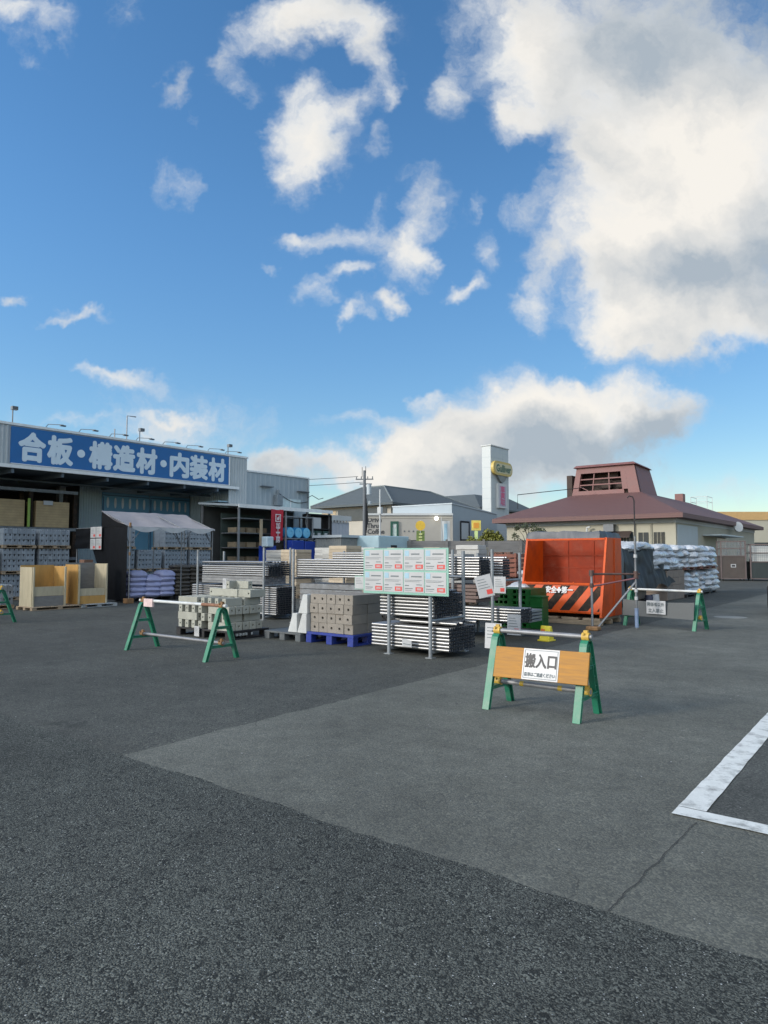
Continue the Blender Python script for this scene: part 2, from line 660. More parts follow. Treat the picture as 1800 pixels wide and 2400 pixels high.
def text(name, body, size, mat, parent, loc, facing='front', bold=0.0, width=None, extrude=0.004, align='CENTER', squash=1.0, layers=1):
    """lettering as real mesh; facing 'front' looks along -y, 'side' looks along +x"""
    cu = bpy.data.curves.new('lettering', 'FONT')
    cu.body = body
    cu.size = size
    cu.align_x = align
    cu.align_y = 'CENTER'
    cu.resolution_u = 3
    tmp = bpy.data.objects.new('lettering', cu)
    COL.objects.link(tmp)
    dg = bpy.context.evaluated_depsgraph_get()
    dg.update()
    src = bpy.data.meshes.new_from_object(tmp.evaluated_get(dg))
    vs = [v.co.copy() for v in src.vertices]
    fs = [tuple(p.vertices) for p in src.polygons]
    bpy.data.objects.remove(tmp)
    bpy.data.meshes.remove(src)
    w = max(v.x for v in vs) - min(v.x for v in vs)
    cx = (max(v.x for v in vs) + min(v.x for v in vs)) / 2
    cy = (max(v.y for v in vs) + min(v.y for v in vs)) / 2
    sx = (width / w) if width else squash
    offs = [(0, 0)]
    if bold:                             # heavier strokes: the same outline laid down again, shifted a little all round
        nn = 8
        offs = [(bold * math.cos(2 * math.pi * k / nn), bold * math.sin(2 * math.pi * k / nn)) for k in range(nn)] + [(0, 0)]
        if layers > 1:
            offs += [(bold * .5 * math.cos(2 * math.pi * k / nn), bold * .5 * math.sin(2 * math.pi * k / nn)) for k in range(nn)]
    mb = MB()
    for i, (ox, oy) in enumerate(offs):
        q = []
        for v in vs:
            x, y, z = (v.x - cx) * sx + ox, v.y - cy + oy, extrude + i * 0.0004
            if facing == 'front':
                q.append((x, -z, y))
            elif facing == 'side':
                q.append((z, x, y))
            else:
                q.append((x, y, z))
        mb.add(q, fs)
    me = bpy.data.meshes.new(name)
    me.from_pydata(mb.v, [], mb.f)
    me.materials.append(mat)
    o = bpy.data.objects.new(name, me)
    COL.objects.link(o)
    o.parent = parent
    o.location = loc
    return o
# ------------------------------------------------------------------ the lot
m_far = asphalt('far_ground', (0.075, 0.08, 0.08), (0.14, 0.14, 0.14), 0.03, 0.0, 0.1)
m_old = asphalt('old_asphalt', (0.017, 0.019, 0.0175), (0.130, 0.137, 0.119), 0.0082, 0.085, 0.65, cracks=.35, stains=.5)
m_mid = asphalt('yard_asphalt', (0.038, 0.040, 0.037), (0.108, 0.110, 0.093), 0.0115, 0.012, 0.5, cracks=.5, stains=.55)
m_new = asphalt('patch_asphalt', (0.082, 0.085, 0.076), (0.158, 0.158, 0.130), 0.0115, 0.006, 0.35, cracks=.5, stains=.38)
m_bay = asphalt('bay_asphalt', (0.048, 0.050, 0.046), (0.112, 0.115, 0.102), 0.0115, 0.006, 0.35, cracks=.4, stains=.3)


def sheet(name, poly, z, mat, at=(0, 0, 0)):
    mb = MB()
    mb.add([(x, y, z) for x, y in poly], [tuple(range(len(poly)))])
    return struct(mb.build(name, mat, at=at))


sheet('ground', [(-400, -60), (300, -60), (300, 500), (-400, 500)], 0.0, m_far)


def ragged(p, q, n, amp):
    p, q = Vector(p), Vector(q)
    d = (q - p)
    nn = Vector((-d.y, d.x)).normalized()
    out = []
    for i in range(n + 1):
        t = i / n
        w = amp * noise.noise(Vector((t * d.length * 1.7, p.x * 3, p.y))) + amp * .6 * noise.noise(Vector((t * d.length * 9, p.x, 4)))
        out.append(tuple(p + d * t + nn * w * (0 if i in (0, n) else 1)))
    return out


SA, SB = 3.02, -4.93          # seams of the newer paving
edge_low = ragged((SB, SA), (20, SA), 420, 0.045)
edge_left = ragged((SB, SA), (SB, 60), 500, 0.045)
edge_low_l = ragged((-32, SA), (SB, SA), 200, 0.03)
sheet('apron_asphalt', [(-32, -14), (20, -14)] + edge_low[::-1] + edge_low_l[::-1][1:], 0.004, m_old)
sheet('yard_asphalt', edge_low_l + edge_left[1:] + [(-32, 60)], 0.0044, m_mid)
sheet('patch_asphalt', edge_low + [(20, 60)] + edge_left[::-1][:-1], 0.0042, m_new)
sheet('bay_asphalt', [(-1.06, 4.5), (6.0, 4.5), (6.0, 15), (-1.06, 15)], 0.0084, m_bay)
m_line = M('line_paint', (0.62, 0.63, 0.60), 0.7, var=0.10, vs=9, dirt=0.95, dirtc=(0.16, 0.165, 0.155), bump=0.3, bs=150)


def wobbly(x0, x1, y0, y1):
    n = 60
    e = lambda s: 0.006 * noise.noise(Vector((s * 7, x0, y0)))
    if abs(x1 - x0) > abs(y1 - y0):
        lo = [(x0 + (x1 - x0) * i / n, y0 + e(i / n * (x1 - x0))) for i in range(n + 1)]
        hi = [(x0 + (x1 - x0) * i / n, y1 + e(9 + i / n * (x1 - x0))) for i in range(n, -1, -1)]
        return lo + hi
    lo = [(x0 + e(i / n * (y1 - y0)), y0 + (y1 - y0) * i / n) for i in range(n + 1)]
    hi = [(x1 + e(9 + i / n * (y1 - y0)), y0 + (y1 - y0) * i / n) for i in range(n, -1, -1)]
    return lo + hi


sheet('parking_line', wobbly(-1.225, -1.065, 4.515, 13.0), 0.0125, m_line)
sheet('parking_line', wobbly(-1.225, 4.0, 4.365, 4.510), 0.0125, m_line)
m_crack = M('crack_shadow', (0.036, 0.037, 0.036), 0.9)
ck = [(-1.125 + 0.012 * noise.noise(Vector((i * .23, 2, 5))) + 0.006 * noise.noise(Vector((i * .9, 2, 5))) + 0.05 * i / 40, SA + 1.30 * i / 40) for i in range(41)]
sheet('crack', [(x - .0028, y) for x, y in ck] + [(x + .0028 + .0025 * noise.noise(Vector((y * 9, 1, 1))), y) for x, y in ck[::-1]], 0.0088, m_crack)
m_iron = M('cast_iron', (0.205, 0.21, 0.195), 0.9, metal=0.0, var=0.2, vs=20, bump=0.5, bs=60)
mb = MB()
mb.tube([(0, 0, 0.005), (0, 0, 0.008)], 0.38, 40)
struct(mb.build('manhole_cover', m_iron, at=(-3.78, 18.95, 0)))
# ------------------------------------------------------------------ shared materials
m_green = M('green_plastic', (0.015, 0.155, 0.088), 0.45, var=0.25, vs=6, dirt=0.45, dirtc=(0.16, 0.19, 0.16), bump=0.1)
m_clamp = M('clamp_plastic', (0.52, 0.33, 0.05), 0.55, var=0.3, vs=12, dirt=0.6, dirtc=(0.20, 0.14, 0.08))
m_clamp2 = M('rusty_clamp', (0.22, 0.12, 0.05), 0.75, var=0.35, vs=14, dirt=0.5, dirtc=(0.08, 0.05, 0.04))
m_galv = M('galvanised_pipe', (0.22, 0.225, 0.235), 0.5, metal=0.4, var=0.22, vs=7, dirt=0.4, dirtc=(0.20, 0.19, 0.18), rnd=0.10)
m_pipe = M('bright_pipe', (0.36, 0.36, 0.355), 0.38, metal=0.80, var=0.06, vs=5, rnd=0.14, stretch=(0.2, 1, 1))
m_pipeshade = M('pipe_end_shade', (0.035, 0.045, 0.062), 0.7, var=0.1)  # shade of the hollow ends put into a dark navy colour
m_pole = M('white_wrapped_pole', (0.50, 0.52, 0.51), 0.5, var=0.12, vs=6, dirt=0.5, dirtc=(0.25, 0.2, 0.17))
m_board = M('varnished_board', (0.33, 0.150, 0.018), 0.65, var=0.22, vs=3.2, stretch=(1.2, 5, 14), dirt=0.4, dirtc=(0.20, 0.11, 0.04), bump=0.12, bs=30)
m_sheet = M('white_sheet', (0.38, 0.385, 0.39), 0.4, var=0.05, vs=5, dirt=0.12, dirtc=(0.4, 0.4, 0.4))
m_ink = M('black_ink', (0.015, 0.015, 0.018), 0.5, var=0.05)
m_ink2 = M('faded_ink', (0.12, 0.14, 0.15), 0.6, var=0.1)
m_red = M('red_print', (0.50, 0.05, 0.04), 0.5, var=0.1)
m_blueink = M('blue_print', (0.26, 0.40, 0.48), 0.5, var=0.1)
m_mint = M('mint_board', (0.19, 0.37, 0.30), 0.5, var=0.1, vs=3)
m_rub = M('black_rubber', (0.018, 0.018, 0.02), 0.7, var=0.2)
m_rackst = M('rack_steel', (0.23, 0.25, 0.265), 0.5, metal=0.35, var=0.2, vs=8, dirt=0.4, dirtc=(0.13, 0.12, 0.11))
m_steeldark = M('weathered_steel', (0.17, 0.18, 0.19), 0.55, metal=0.55, var=0.3, vs=8, dirt=0.5, dirtc=(0.10, 0.07, 0.05))


# ------------------------------------------------------------------ pipe barricades: two A-shaped plastic frames and two pipes
def a_frame_parts(parent, x, spread, h, clampm, name='a_frame'):
    s = spread / 2
    rr = 0.085
    arc = [(-rr * math.cos(R(t)) * 1.0, h - rr + rr * math.sin(R(t))) for t in (12, 35, 60, 90, 120, 145, 168)]
    path = [(-s, 0.0)] + arc + [(s, 0.0)]
    mb = MB()
    mb.band(path, 0.012, x - 0.038, x + 0.038)          # outer skin of the channel
    mb.band(path, 0.040, x - 0.009, x + 0.009, off=0.0118)   # web
    inner = [(-s + .052, 0.0)] + [(y * .45, z - .045) for y, z in arc[1:-1]] + [(s - .052, 0.0)]
    mb.band(inner, 0.010, x - 0.030, x + 0.030)
    for side in (-1, 1):                                # ribs inside the channel
        for k in range(1, 7):
            t = k / 7
            y0 = side * (s + (rr - s) * t)
            z0 = (h - rr) * t
            mb.box(x - 0.03, x + 0.03, y0 - 0.018 - side * 0.036, y0 + 0.018 - side * 0.036, z0 - 0.004, z0 + 0.004)
    f = mb.build(name, m_green, parent, bevel=0.003)
    for z in (0.20, 0.47):                              # two cross bars
        hw = s * (1 - z / (h - .02)) + 0.0 + rr * z / h
        c = MB()
        c.box(x - 0.022, x + 0.022, -hw + .03, hw - .03, z - 0.018, z + 0.018)
        c.box(x - 0.034, x + 0.034, -hw + .03, hw - .03, z + 0.018, z + 0.024)
        c.build('crossbar', m_green, f, bevel=0.002)
    for z in (h + 0.022, 0.247):                        # clamps that hold the pipes
        c = MB()
        c.tube([(x - 0.035, 0, z), (x + 0.035, 0, z)], 0.041, 12)
        c.box(x - 0.02, x + 0.02, -0.016, 0.016, z + 0.035, z + 0.062)
        c.tube([(x - .012, -.03, z + .03), (x - .012, -.055, z + .03)], 0.011, 8)
        c.build('clamp', clampm, f, smooth=True)
    return f


def barricade(label, b, a, L, spread, h, rz=0.0, clampm=None, polem=None, ext=0.06, lean=0.0):
    t = thing('pipe_barricade', label, 'barricade', b, a, 0.004, rz, 'barricades of pipe and green frames')
    clampm = clampm or m_clamp
    a_frame_parts(t, -L / 2, spread, h, clampm)
    a_frame_parts(t, L / 2, spread, h, clampm)
    top = MB().tube([(-L / 2 - ext, 0, h + 0.022), (L / 2 + ext, 0, h + 0.022)], 0.0243, 14)
    top.build('top_rail', polem or m_galv, t, smooth=True)
    low = MB().tube([(-L / 2 - ext * .6, 0, 0.247), (L / 2 + ext * .6, 0, 0.247)], 0.0243, 14)
    low.build('lower_rail', m_galv, t, smooth=True)
    return t


b1 = barricade('green pipe barricade carrying an orange wooden board in the right foreground', -3.02, 6.41, 0.95, 0.57, 0.745, 0.0)
# varnished board hung on the near legs, with the printed entrance sheet
tilt = math.atan2(0.285 - 0.085, 0.66)
brd = bpy.data.objects.new('board_holder', None)
mb = MB()
mb.box(-0.475, 0.495, -0.012, 0.012, -0.152, 0.152)
bo = mb.build('board', m_board, b1, bevel=0.003)
bpy.data.objects.remove(brd)
bo.location = (0.08, -0.205, 0.487)
bo.rotation_euler = (-tilt, R(-0.8), R(1.0))
sh = MB().box(-0.185, 0.185, -0.0155, -0.0125, -0.15, 0.15).build('notice_sheet', m_sheet, bo)
sh.location = (0.02, 0, 0.0)
fr = MB()
for (x0, x1, z0, z1) in ((-.172, .172, .132, .137), (-.172, .172, -.137, -.132), (-.172, -.167, -.132, .132), (.167, .172, -.132, .132)):
    fr.box(x0, x1, -0.0172, -0.0156, z0, z1)
frame_print = fr.build('print_border', m_ink2, bo)
frame_print.location = (0.02, 0, 0)
text('lettering', '搬入口', 0.145, m_ink, bo, (0.02, -0.0125, 0.035), bold=0.0045, width=0.318)
text('lettering', '駐車はご遠慮ください', 0.042, m_ink2, bo, (0.02, -0.0125, -0.098), bold=0.0012, width=0.315)
for x in (-0.33, 0.33):                                   # yellow tape rings on the lower pipe
    MB().tube([(x * .62 - .022, 0, 0.247), (x * .62 + .022, 0, 0.247)], 0.0256, 14).build('tape_ring', M('yellow_tape', (0.50, 0.33, 0.03), 0.5), b1, smooth=True)

b2 = barricade('green pipe barricade with white wrapped top rail in front of the pale block pile', -9.25, 6.60, 2.05, 0.64, 0.775, 0.0, clampm=m_clamp2, polem=m_pole, ext=0.10)
mb = MB().tube([(0.55, 0, 0.797), (1.06, 0, 0.797)], 0.0262, 14)
mb.build('rusty_sleeve', M('rust_brown', (0.20, 0.10, 0.06), 0.8, var=0.35, vs=9), b2, smooth=True)
mb = MB()
mb.box(-0.97, -0.72, -0.036, 0.0, 0.70, 0.83)
tg = mb.build('paper_tag', M('pinkish_paper', (0.55, 0.42, 0.40), 0.7, var=0.2, vs=8), b2)

b3 = barricade('green pipe barricade with grey net and white notice, before the white sacks', -4.37, 15.43, 1.55, 0.62, 0.775, R(-12), polem=m_pole)
net = MB()
net.grid(lambda u, v: (-0.82 + 1.60 * u, -0.30 - 0.012 * math.sin(u * 9) + 0.045 * v, 0.23 + 0.35 * v - 0.03 * math.sin(math.pi * u) * v), 24, 8)
net.build('grey_net', M('grey_net', (0.095, 0.10, 0.10), 0.85, var=0.15, vs=60), b3, solid=0.006)
ns = MB().box(-0.215, 0.215, -0.322, -0.316, 0.28, 0.565).build('notice_sheet', m_sheet, b3)
ns.location = (-.02, 0, 0.02)
text('lettering', '関係者以外', 0.085, m_ink2, b3, (-0.02, -0.322, 0.505), bold=0.0022, width=0.38)
text('lettering', '立入禁止', 0.09, m_ink2, b3, (-0.02, -0.322, 0.375), bold=0.0022, width=0.34)
b4 = barricade('green pipe barricade cut off by the left edge, beside the wooden bins', -17.52, 7.0, 1.85, 0.70, 0.775, 0.0, clampm=m_clamp)


# ------------------------------------------------------------------ pipe racks
def hollow_pipe(L, r, n=10):
    mb = MB()
    ri, dep = r * 0.90, 0.22
    vs, fs = [], []
    rings = [(0, r), (0, ri), (dep, ri), (L, r), (L, ri), (L - dep, ri)]
    for x, q in rings:
        for k in range(n):
            an = 2 * math.pi * k / n
            vs.append((x, q * math.cos(an), q * math.sin(an)))
    for k in range(n):
        k2 = (k + 1) % n
        q = lambda i, j: i * n + j
        fs += [(q(0, k), q(0, k2), q(3, k2), q(3, k)), (q(0, k), q(1, k), q(1, k2), q(0, k2)), (q(1, k), q(2, k), q(2, k2), q(1, k2)),
               (q(3, k), q(3, k2), q(4, k2), q(4, k)), (q(4, k), q(4, k2), q(5, k2), q(5, k))]
    fs += [tuple(range(2 * n, 3 * n)), tuple(range(5 * n, 6 * n))]
    mb.add(vs, fs)
    return mb


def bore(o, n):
    # shade painted into the ends of every tube: five quads per side, the second, third and fifth are the mouth and bore, then two end discs
    o.data.materials.append(m_pipeshade)
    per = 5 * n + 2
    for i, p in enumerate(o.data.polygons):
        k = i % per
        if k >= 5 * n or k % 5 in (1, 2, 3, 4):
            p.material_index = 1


PIPES = []          # (key distance, length, radius, b0, a, z, label, material)


def bundle(b0, b1, a0, a1, z0, rows, label, r=0.0228, sq=False, mat=None, jit=0.005, lop=0):
    pitch = 0.0510
    cols = int((a1 - a0) / pitch)
    for i in range(rows):
        for k in range(cols):
            if lop and i >= rows - lop and random.random() < 0.45:
                continue
            a = a0 + pitch * (k + 0.5) + random.uniform(-.0006, .0006)
            z = z0 + r + pitch * 1.02 * i
            j = random.uniform(-jit, jit)
            w = W(b1, a, z)
            # what shows: the near column, the upper rows and the right ends
            face = 0 if (k == 0 or i >= rows - 2) else 1
            PIPES.append((face, w.length, b1 - b0, r, b0 + j, a, z, label, mat or m_pipe))


def post(mb, x, y, h, r=0.030, foot=True):
    mb.tube([(x, y, 0.0), (x, y, h)], r, 10)
    if foot:
        mb.box(x - 0.06, x + 0.06, y - 0.06, y + 0.06, 0.0, 0.012)


def rack(label, b, a, posts, beams, name='pipe_rack'):
    t = thing(name, label, 'pipe rack', b, a, 0.004)
    for (x, y, h) in posts:
        mb = MB()
        post(mb, x - b, y - a, h)
        mb.build('post', m_rackst, t, smooth=True)
    for (p, q) in beams:
        mb = MB()
        mb.tube([(p[0] - b, p[1] - a, p[2]), (q[0] - b, q[1] - a, q[2])], 0.024, 10)
        mb.build('crossbeam', m_rackst, t, smooth=True)
    return t


F_POSTS = [(-6.65, 8.64, 1.60), (-5.86, 8.64, 1.60), (-6.65, 9.60, 1.62), (-5.86, 9.60, 1.62)]
rk = rack('front pipe rack whose posts carry the eight sheet price board', -6.25, 9.1, F_POSTS,
          [((-6.65, 8.64, .08), (-6.65, 9.6, .08)), ((-5.86, 8.64, .08), (-5.86, 9.6, .08)), ((-6.65, 8.64, .56), (-6.65, 9.6, .56)), ((-5.86, 8.64, .56), (-5.86, 9.6, .56)),
           ((-6.65, 9.6, 1.2), (-5.86, 9.6, 1.2))])
bundle(-7.05, -5.57, 8.70, 9.50, 0.105, 7, 'bright steel pipe in the bottom bundle of the rack with the price board')
bundle(-6.88, -5.83, 8.70, 9.52, 0.60, 8, 'bright steel pipe in the upper bundle of the rack with the price board', lop=1)
bundle(-6.6, -5.55, 8.75, 9.4, 0.50, 1, 'loose steel pipe lying between the two bundles of the price board rack', jit=.12)
B_POSTS = [(-15.03, 11.24, 1.70), (-12.46, 11.24, 1.74), (-15.03, 12.1, 1.66), (-12.46, 12.12, 1.74)]
rack('pipe rack with tall posts behind the pale block pile', -13.7, 11.7, B_POSTS,
     [((-15.03, 11.24, .82), (-15.03, 12.1, .82)), ((-12.46, 11.24, .82), (-12.46, 12.12, .82)), ((-15.03, 11.24, .06), (-15.03, 12.1, .06)), ((-12.46, 11.24, .06), (-12.46, 12.12, .06)),
      ((-15.03, 12.1, .82), (-12.46, 12.12, .82))])
bundle(-14.92, -12.38, 11.3, 12.06, 1.05, 7, 'long steel pipe in the upper bundle behind the pale block pile', lop=2)
bundle(-15.42, -12.15, 11.36, 12.04, 0.12, 13, 'long steel pipe in the lower bundle behind the pale block pile')
m_sq = M('grey_square_tube', (0.24, 0.25, 0.26), 0.45, metal=0.6, var=0.15, vs=5, rnd=0.12)
C_POSTS = [(-11.45, 11.24, 1.70), (-10.60, 12.9, 1.66), (-9.3, 11.24, 1.5), (-11.35, 12.9, 1.66)]
rack('pipe rack behind the price board, left of the front rack', -10.4, 12, C_POSTS,
     [((-11.45, 11.24, 1.02), (-11.35, 12.9, 1.02)), ((-9.3, 11.24, 1.02), (-9.3, 12.9, 1.02)), ((-10.6, 12.9, 1.02), (-9.3, 12.9, 1.02)), ((-11.35, 12.9, 1.02), (-10.6, 12.9, 1.02))])
bundle(-11.40, -8.7, 11.3, 11.8, 1.06, 8, 'long steel pipe stacked on the rack left of the price board', lop=1)
bundle(-11.2, -9.0, 12.3, 12.75, 1.06, 11, 'steel pipe in the far bundle behind the rack left of the price board')
D_POSTS = [(-7.10, 11.24, 1.66), (-6.16, 11.1, 1.66), (-7.10, 12.2, 1.6), (-6.16, 12.2, 1.6)]
rack('pipe rack right of the price board with tilted cards hung on its post', -6.6, 11.7, D_POSTS,
     [((-7.1, 11.24, 1.08), (-7.1, 12.2, 1.08)), ((-6.16, 11.1, 1.08), (-6.16, 12.2, 1.08)), ((-7.1, 11.24, .3), (-7.1, 12.2, .3)), ((-6.16, 11.1, .3), (-6.16, 12.2, .3))])
bundle(-8.1, -6.55, 11.3, 11.75, 1.12, 8, 'steel pipe in the top bundle of the rack right of the price board', lop=1)
bundle(-8.0, -6.35, 11.85, 12.2, 1.12, 8, 'steel pipe in the rear top bundle of the rack right of the price board', lop=1)
bundle(-8.0, -5.65, 11.2, 11.7, 0.34, 5, 'long low steel pipe reaching to the green pallets')

PIPES.sort(key=lambda q: (q[0], q[1]))
_pm = {}
rest = {}
for i, (face, dist, L, r, b0, a, z, lab, mat) in enumerate(PIPES):
    if i < 300:
        key = (round(L, 2), r, mat.name)
        if key not in _pm:
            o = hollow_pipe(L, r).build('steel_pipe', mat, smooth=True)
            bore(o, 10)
            _pm[key] = o
        else:
            o = _pm[key].copy()
            COL.objects.link(o)
        o.location = W(b0, a, z)
        o.rotation_euler = (random.uniform(0, 6), 0, -GRID)
        tag(o, lab, 'pipe', lab.replace('steel pipe', 'pipes', 1))
    else:
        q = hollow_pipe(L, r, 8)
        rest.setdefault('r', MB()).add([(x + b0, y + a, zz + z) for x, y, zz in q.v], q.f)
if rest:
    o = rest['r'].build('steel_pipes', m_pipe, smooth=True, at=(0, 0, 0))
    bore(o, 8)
    tag(o, 'inner steel pipes filling the middle of the bundles on the racks', 'pipes')
    o['kind'] = 'stuff'

# dark flat stock filling the rack bays
for k in range(3):
    for j in range(5):
        o = MB().box(-14.95, -12.5, 11.32 + j * .14, 11.45 + j * .14, .845 + k * .066, .908 + k * .066).build('square_tube', m_sq, at=(0, 0, 0), bevel=.004)
        tag(o, 'grey square tube under the upper pipe bundle behind the pale blocks', 'square tube', 'grey square tubes on the middle shelf')
for k in range(4):
    for j in range(4):
        o = MB().box(-11.3, -8.9, 11.3 + j * .2, 11.49 + j * .2, .42 + k * .125, .535 + k * .125).build('steel_plank', m_steeldark, at=(0, 0, 0), bevel=.004)
        tag(o, 'long dark steel plank stacked under the rack left of the price board', 'plank', 'dark steel planks under the rack')
for k in range(4):
    o = MB().box(-7.9, -5.75, 11.75, 12.3, .30 + k * .06, .345 + k * .06).build('steel_plank', m_sq, at=(0, 0, 0), bevel=.004)
    tag(o, 'wide grey steel plank lying low behind the front rack', 'plank', 'wide grey planks behind the front rack')
m_rustwood = M('brown_boards', (0.16, 0.115, 0.10), 0.85, var=0.3, vs=3, stretch=(1, 8, 8))
for k in range(5):
    o = MB().box(-7.6 + .03 * (k % 3), -6.62 + .05 * (k % 2), 11.3, 12.15, .66 + k * .068, .715 + k * .068).build('board', m_rustwood, at=(0, 0, 0), bevel=.004)
    tag(o, 'weathered brown board stacked between the two pipe tiers right of the price board', 'board', 'brown boards between the pipe tiers')

# ------------------------------------------------------------------ the eight-sheet price board
pb = thing('price_board', 'mint green board with eight price sheets on the front pipe rack', 'price board', -6.31, 8.585, 1.315, R(-1.2))
MB().box(-0.83, 0.83, -0.006, 0.006, -0.37, 0.35).build('panel', m_mint, pb, bevel=.002)
for j in range(2):
    for i in range(4):
        x0, z0 = -0.80 + i * 0.402, 0.012 - j * 0.345
        s = MB().box(x0, x0 + .385, -0.012, -0.007, z0, z0 + .315).build('price_sheet', m_sheet, pb)
        MB().box(x0 + .015, x0 + .10, -.0145, -.0125, z0 + .215, z0 + .30).build('blue_square', m_blueink, s)
        MB().box(x0 + .225, x0 + .365, -.0145, -.0125, z0 + .02, z0 + .085).build('red_price_box', m_red, s)
        w = MB()
        for k in range(4):
            w.box(x0 + .255 + k * .022, x0 + .268 + k * .022, -.0165, -.0148, z0 + .035, z0 + .07)
        w.build('price_mark', m_sheet, s)
        w = MB()
        for q, (u0, u1, zz, hh) in enumerate(((.14, .30 + .04 * ((i + j) % 2), .235, .02), (.02, .34, .185, .006), (.02, .30, .165, .006), (.02, .10, .10, .014), (.02, .17, .055, .012), (.02, .15, .03, .006), (.24, .34, .115, .012))):
            w.box(x0 + u0, x0 + u1, -.0145, -.0125, z0 + zz, z0 + zz + hh)
        w.build('print', m_ink2, s)
tagm = MB().box(-.09, .09, -.004, .004, -.055, .055)
o = tagm.build('price_card', m_sheet, at=(-6.27, 8.60, .20))
o.rotation_euler = (R(4), R(3), -GRID)
tag(o, 'small white card on the lowest pipes of the front rack', 'price card')
MB().box(-.07, .07, -.0065, -.0045, -.02, -.008).build('print', m_ink2, o)


def card(label, b, a, z, w, h, rx=0.0, ry=0.0, rz=0.0, red=True, back=None, name='price_card'):
    o = MB().box(-w / 2, w / 2, -.004, .004, -h / 2, h / 2).build(name, m_sheet, at=(b, a, z))
    o.rotation_euler = (rx, ry, -GRID + rz)
    tag(o, label, 'price card')
    p = MB()
    for k in range(4):
        p.box(-w * .38, w * (.1 + .07 * k), -.0062, -.0042, h * (.30 - .13 * k), h * (.33 - .13 * k))
    p.build('print', m_ink2, o)
    if red:
        MB().box(w * .05, w * .40, -.0062, -.0042, -h * .40, -h * .18).build('red_price_box', m_red, o)
    if back:
        MB().box(-w * .56, w * .56, .0045, .009, -h * .56, h * .56).build('backing', back, o)
    return o


card('white card hanging askew on the rack post right of the price board', -6.28, 11.03, 0.99, .30, .40, ry=R(-14), rz=R(18))
card('upright white card with red box right of the askew card', -5.98, 11.05, 1.02, .24, .30)
card('tall white card leaning on the green pallets', -5.68, 11.0, 0.33, .26, .36, rx=R(-4))
card('white card on the ground behind the board of the entrance barricade', -4.85, 8.75, 0.40, .26, .36, rx=R(-4), red=False)
card('pale price card on a mint backing beside the left end of the price board', -7.35, 8.75, 1.10, .20, .20, back=m_mint, red=False)
# ------------------------------------------------------------------ pallets
m_blackpl = M('black_plastic', (0.012, 0.012, 0.014), 0.5, var=0.2, vs=5)
m_bluepl = M('blue_plastic', (0.010, 0.028, 0.20), 0.45, var=0.2, vs=5, dirt=0.35, dirtc=(0.10, 0.11, 0.16))
m_greypl = M('grey_plastic', (0.085, 0.095, 0.10), 0.55, var=0.2, vs=5, dirt=0.3)
m_palepl = M('pale_plastic', (0.30, 0.32, 0.32), 0.55, var=0.2, vs=5, dirt=0.3)
m_wood = M('pallet_wood', (0.30, 0.225, 0.15), 0.8, var=0.3, vs=2.5, stretch=(1.5, 9, 9), dirt=0.35)


def pallet(label, b, a, w, d, h, mat, z=0.005, name='plastic_pallet', group=None, rz=0.0, dots=False):
    """deck, three rows of feet and skids: w along b, d along a"""
    t = thing(name, label, 'pallet', b, a, z, rz, group)
    mb = MB()
    dk = h * .22
    if 'wood' in name:
        n = 6
        for k in range(n):
            y0 = -d / 2 + k * d / n
            mb.box(-w / 2, w / 2, y0 + .008, y0 + d / n - .02, h - dk, h)
    else:
        mb.box(-w / 2, w / 2, -d / 2, d / 2, h - dk, h)
    mb.build('deck', mat, t, bevel=.004)
    zt, zs = h - dk - .001, dk * .8
    ys = (-d / 2, -d / 2 + .13, -.065, .065, d / 2 - .13, d / 2)
    prof = [(-d / 2, 0), (d / 2, 0), (d / 2, zt), (ys[4], zt), (ys[4], zs), (ys[3], zs), (ys[3], zt), (ys[2], zt), (ys[2], zs), (ys[1], zs), (ys[1], zt), (-d / 2, zt)]
    for x in (-w / 2 + .07, 0, w / 2 - .07):
        MB().prism(prof, x - .065, x + .065, 'x').build('runner', mat, t, bevel=.003)
    if dots:
        mb = MB()
        for k, y in enumerate((-.30, -.22, -.15, -.08, .05)):
            mb.tube([(w / 2 + .0005, y, h * .55), (w / 2 + .004, y, h * .55)], .014, 8)
            mb.box(w / 2 - .07, w / 2, y - .02, y + .02, h * .4, h * .7)
        mb.build('moulded_marks', m_palepl, t)
    return t


# ------------------------------------------------------------------ concrete blocks
m_conc = M('concrete_block', (0.215, 0.192, 0.163), 0.9, var=0.12, vs=5, bump=0.5, bs=110, rnd=0.09, dirt=0.25, dirtc=(0.16, 0.155, 0.145))
m_conc_y = M('pale_concrete', (0.30, 0.30, 0.255), 0.9, var=0.12, vs=5, bump=0.4, bs=110, rnd=0.08, dirt=0.3, dirtc=(0.27, 0.265, 0.22))
m_conc_w = M('white_concrete', (0.42, 0.43, 0.42), 0.85, var=0.1, vs=5, bump=0.3, bs=90, rnd=0.06, dirt=0.3, dirtc=(0.3, 0.3, 0.29))
m_conc_b = M('blue_grey_concrete', (0.21, 0.24, 0.27), 0.9, var=0.14, vs=4, bump=0.4, bs=90, rnd=0.16)
m_hole = M('hole_shadow', (0.10, 0.10, 0.095), 0.9)


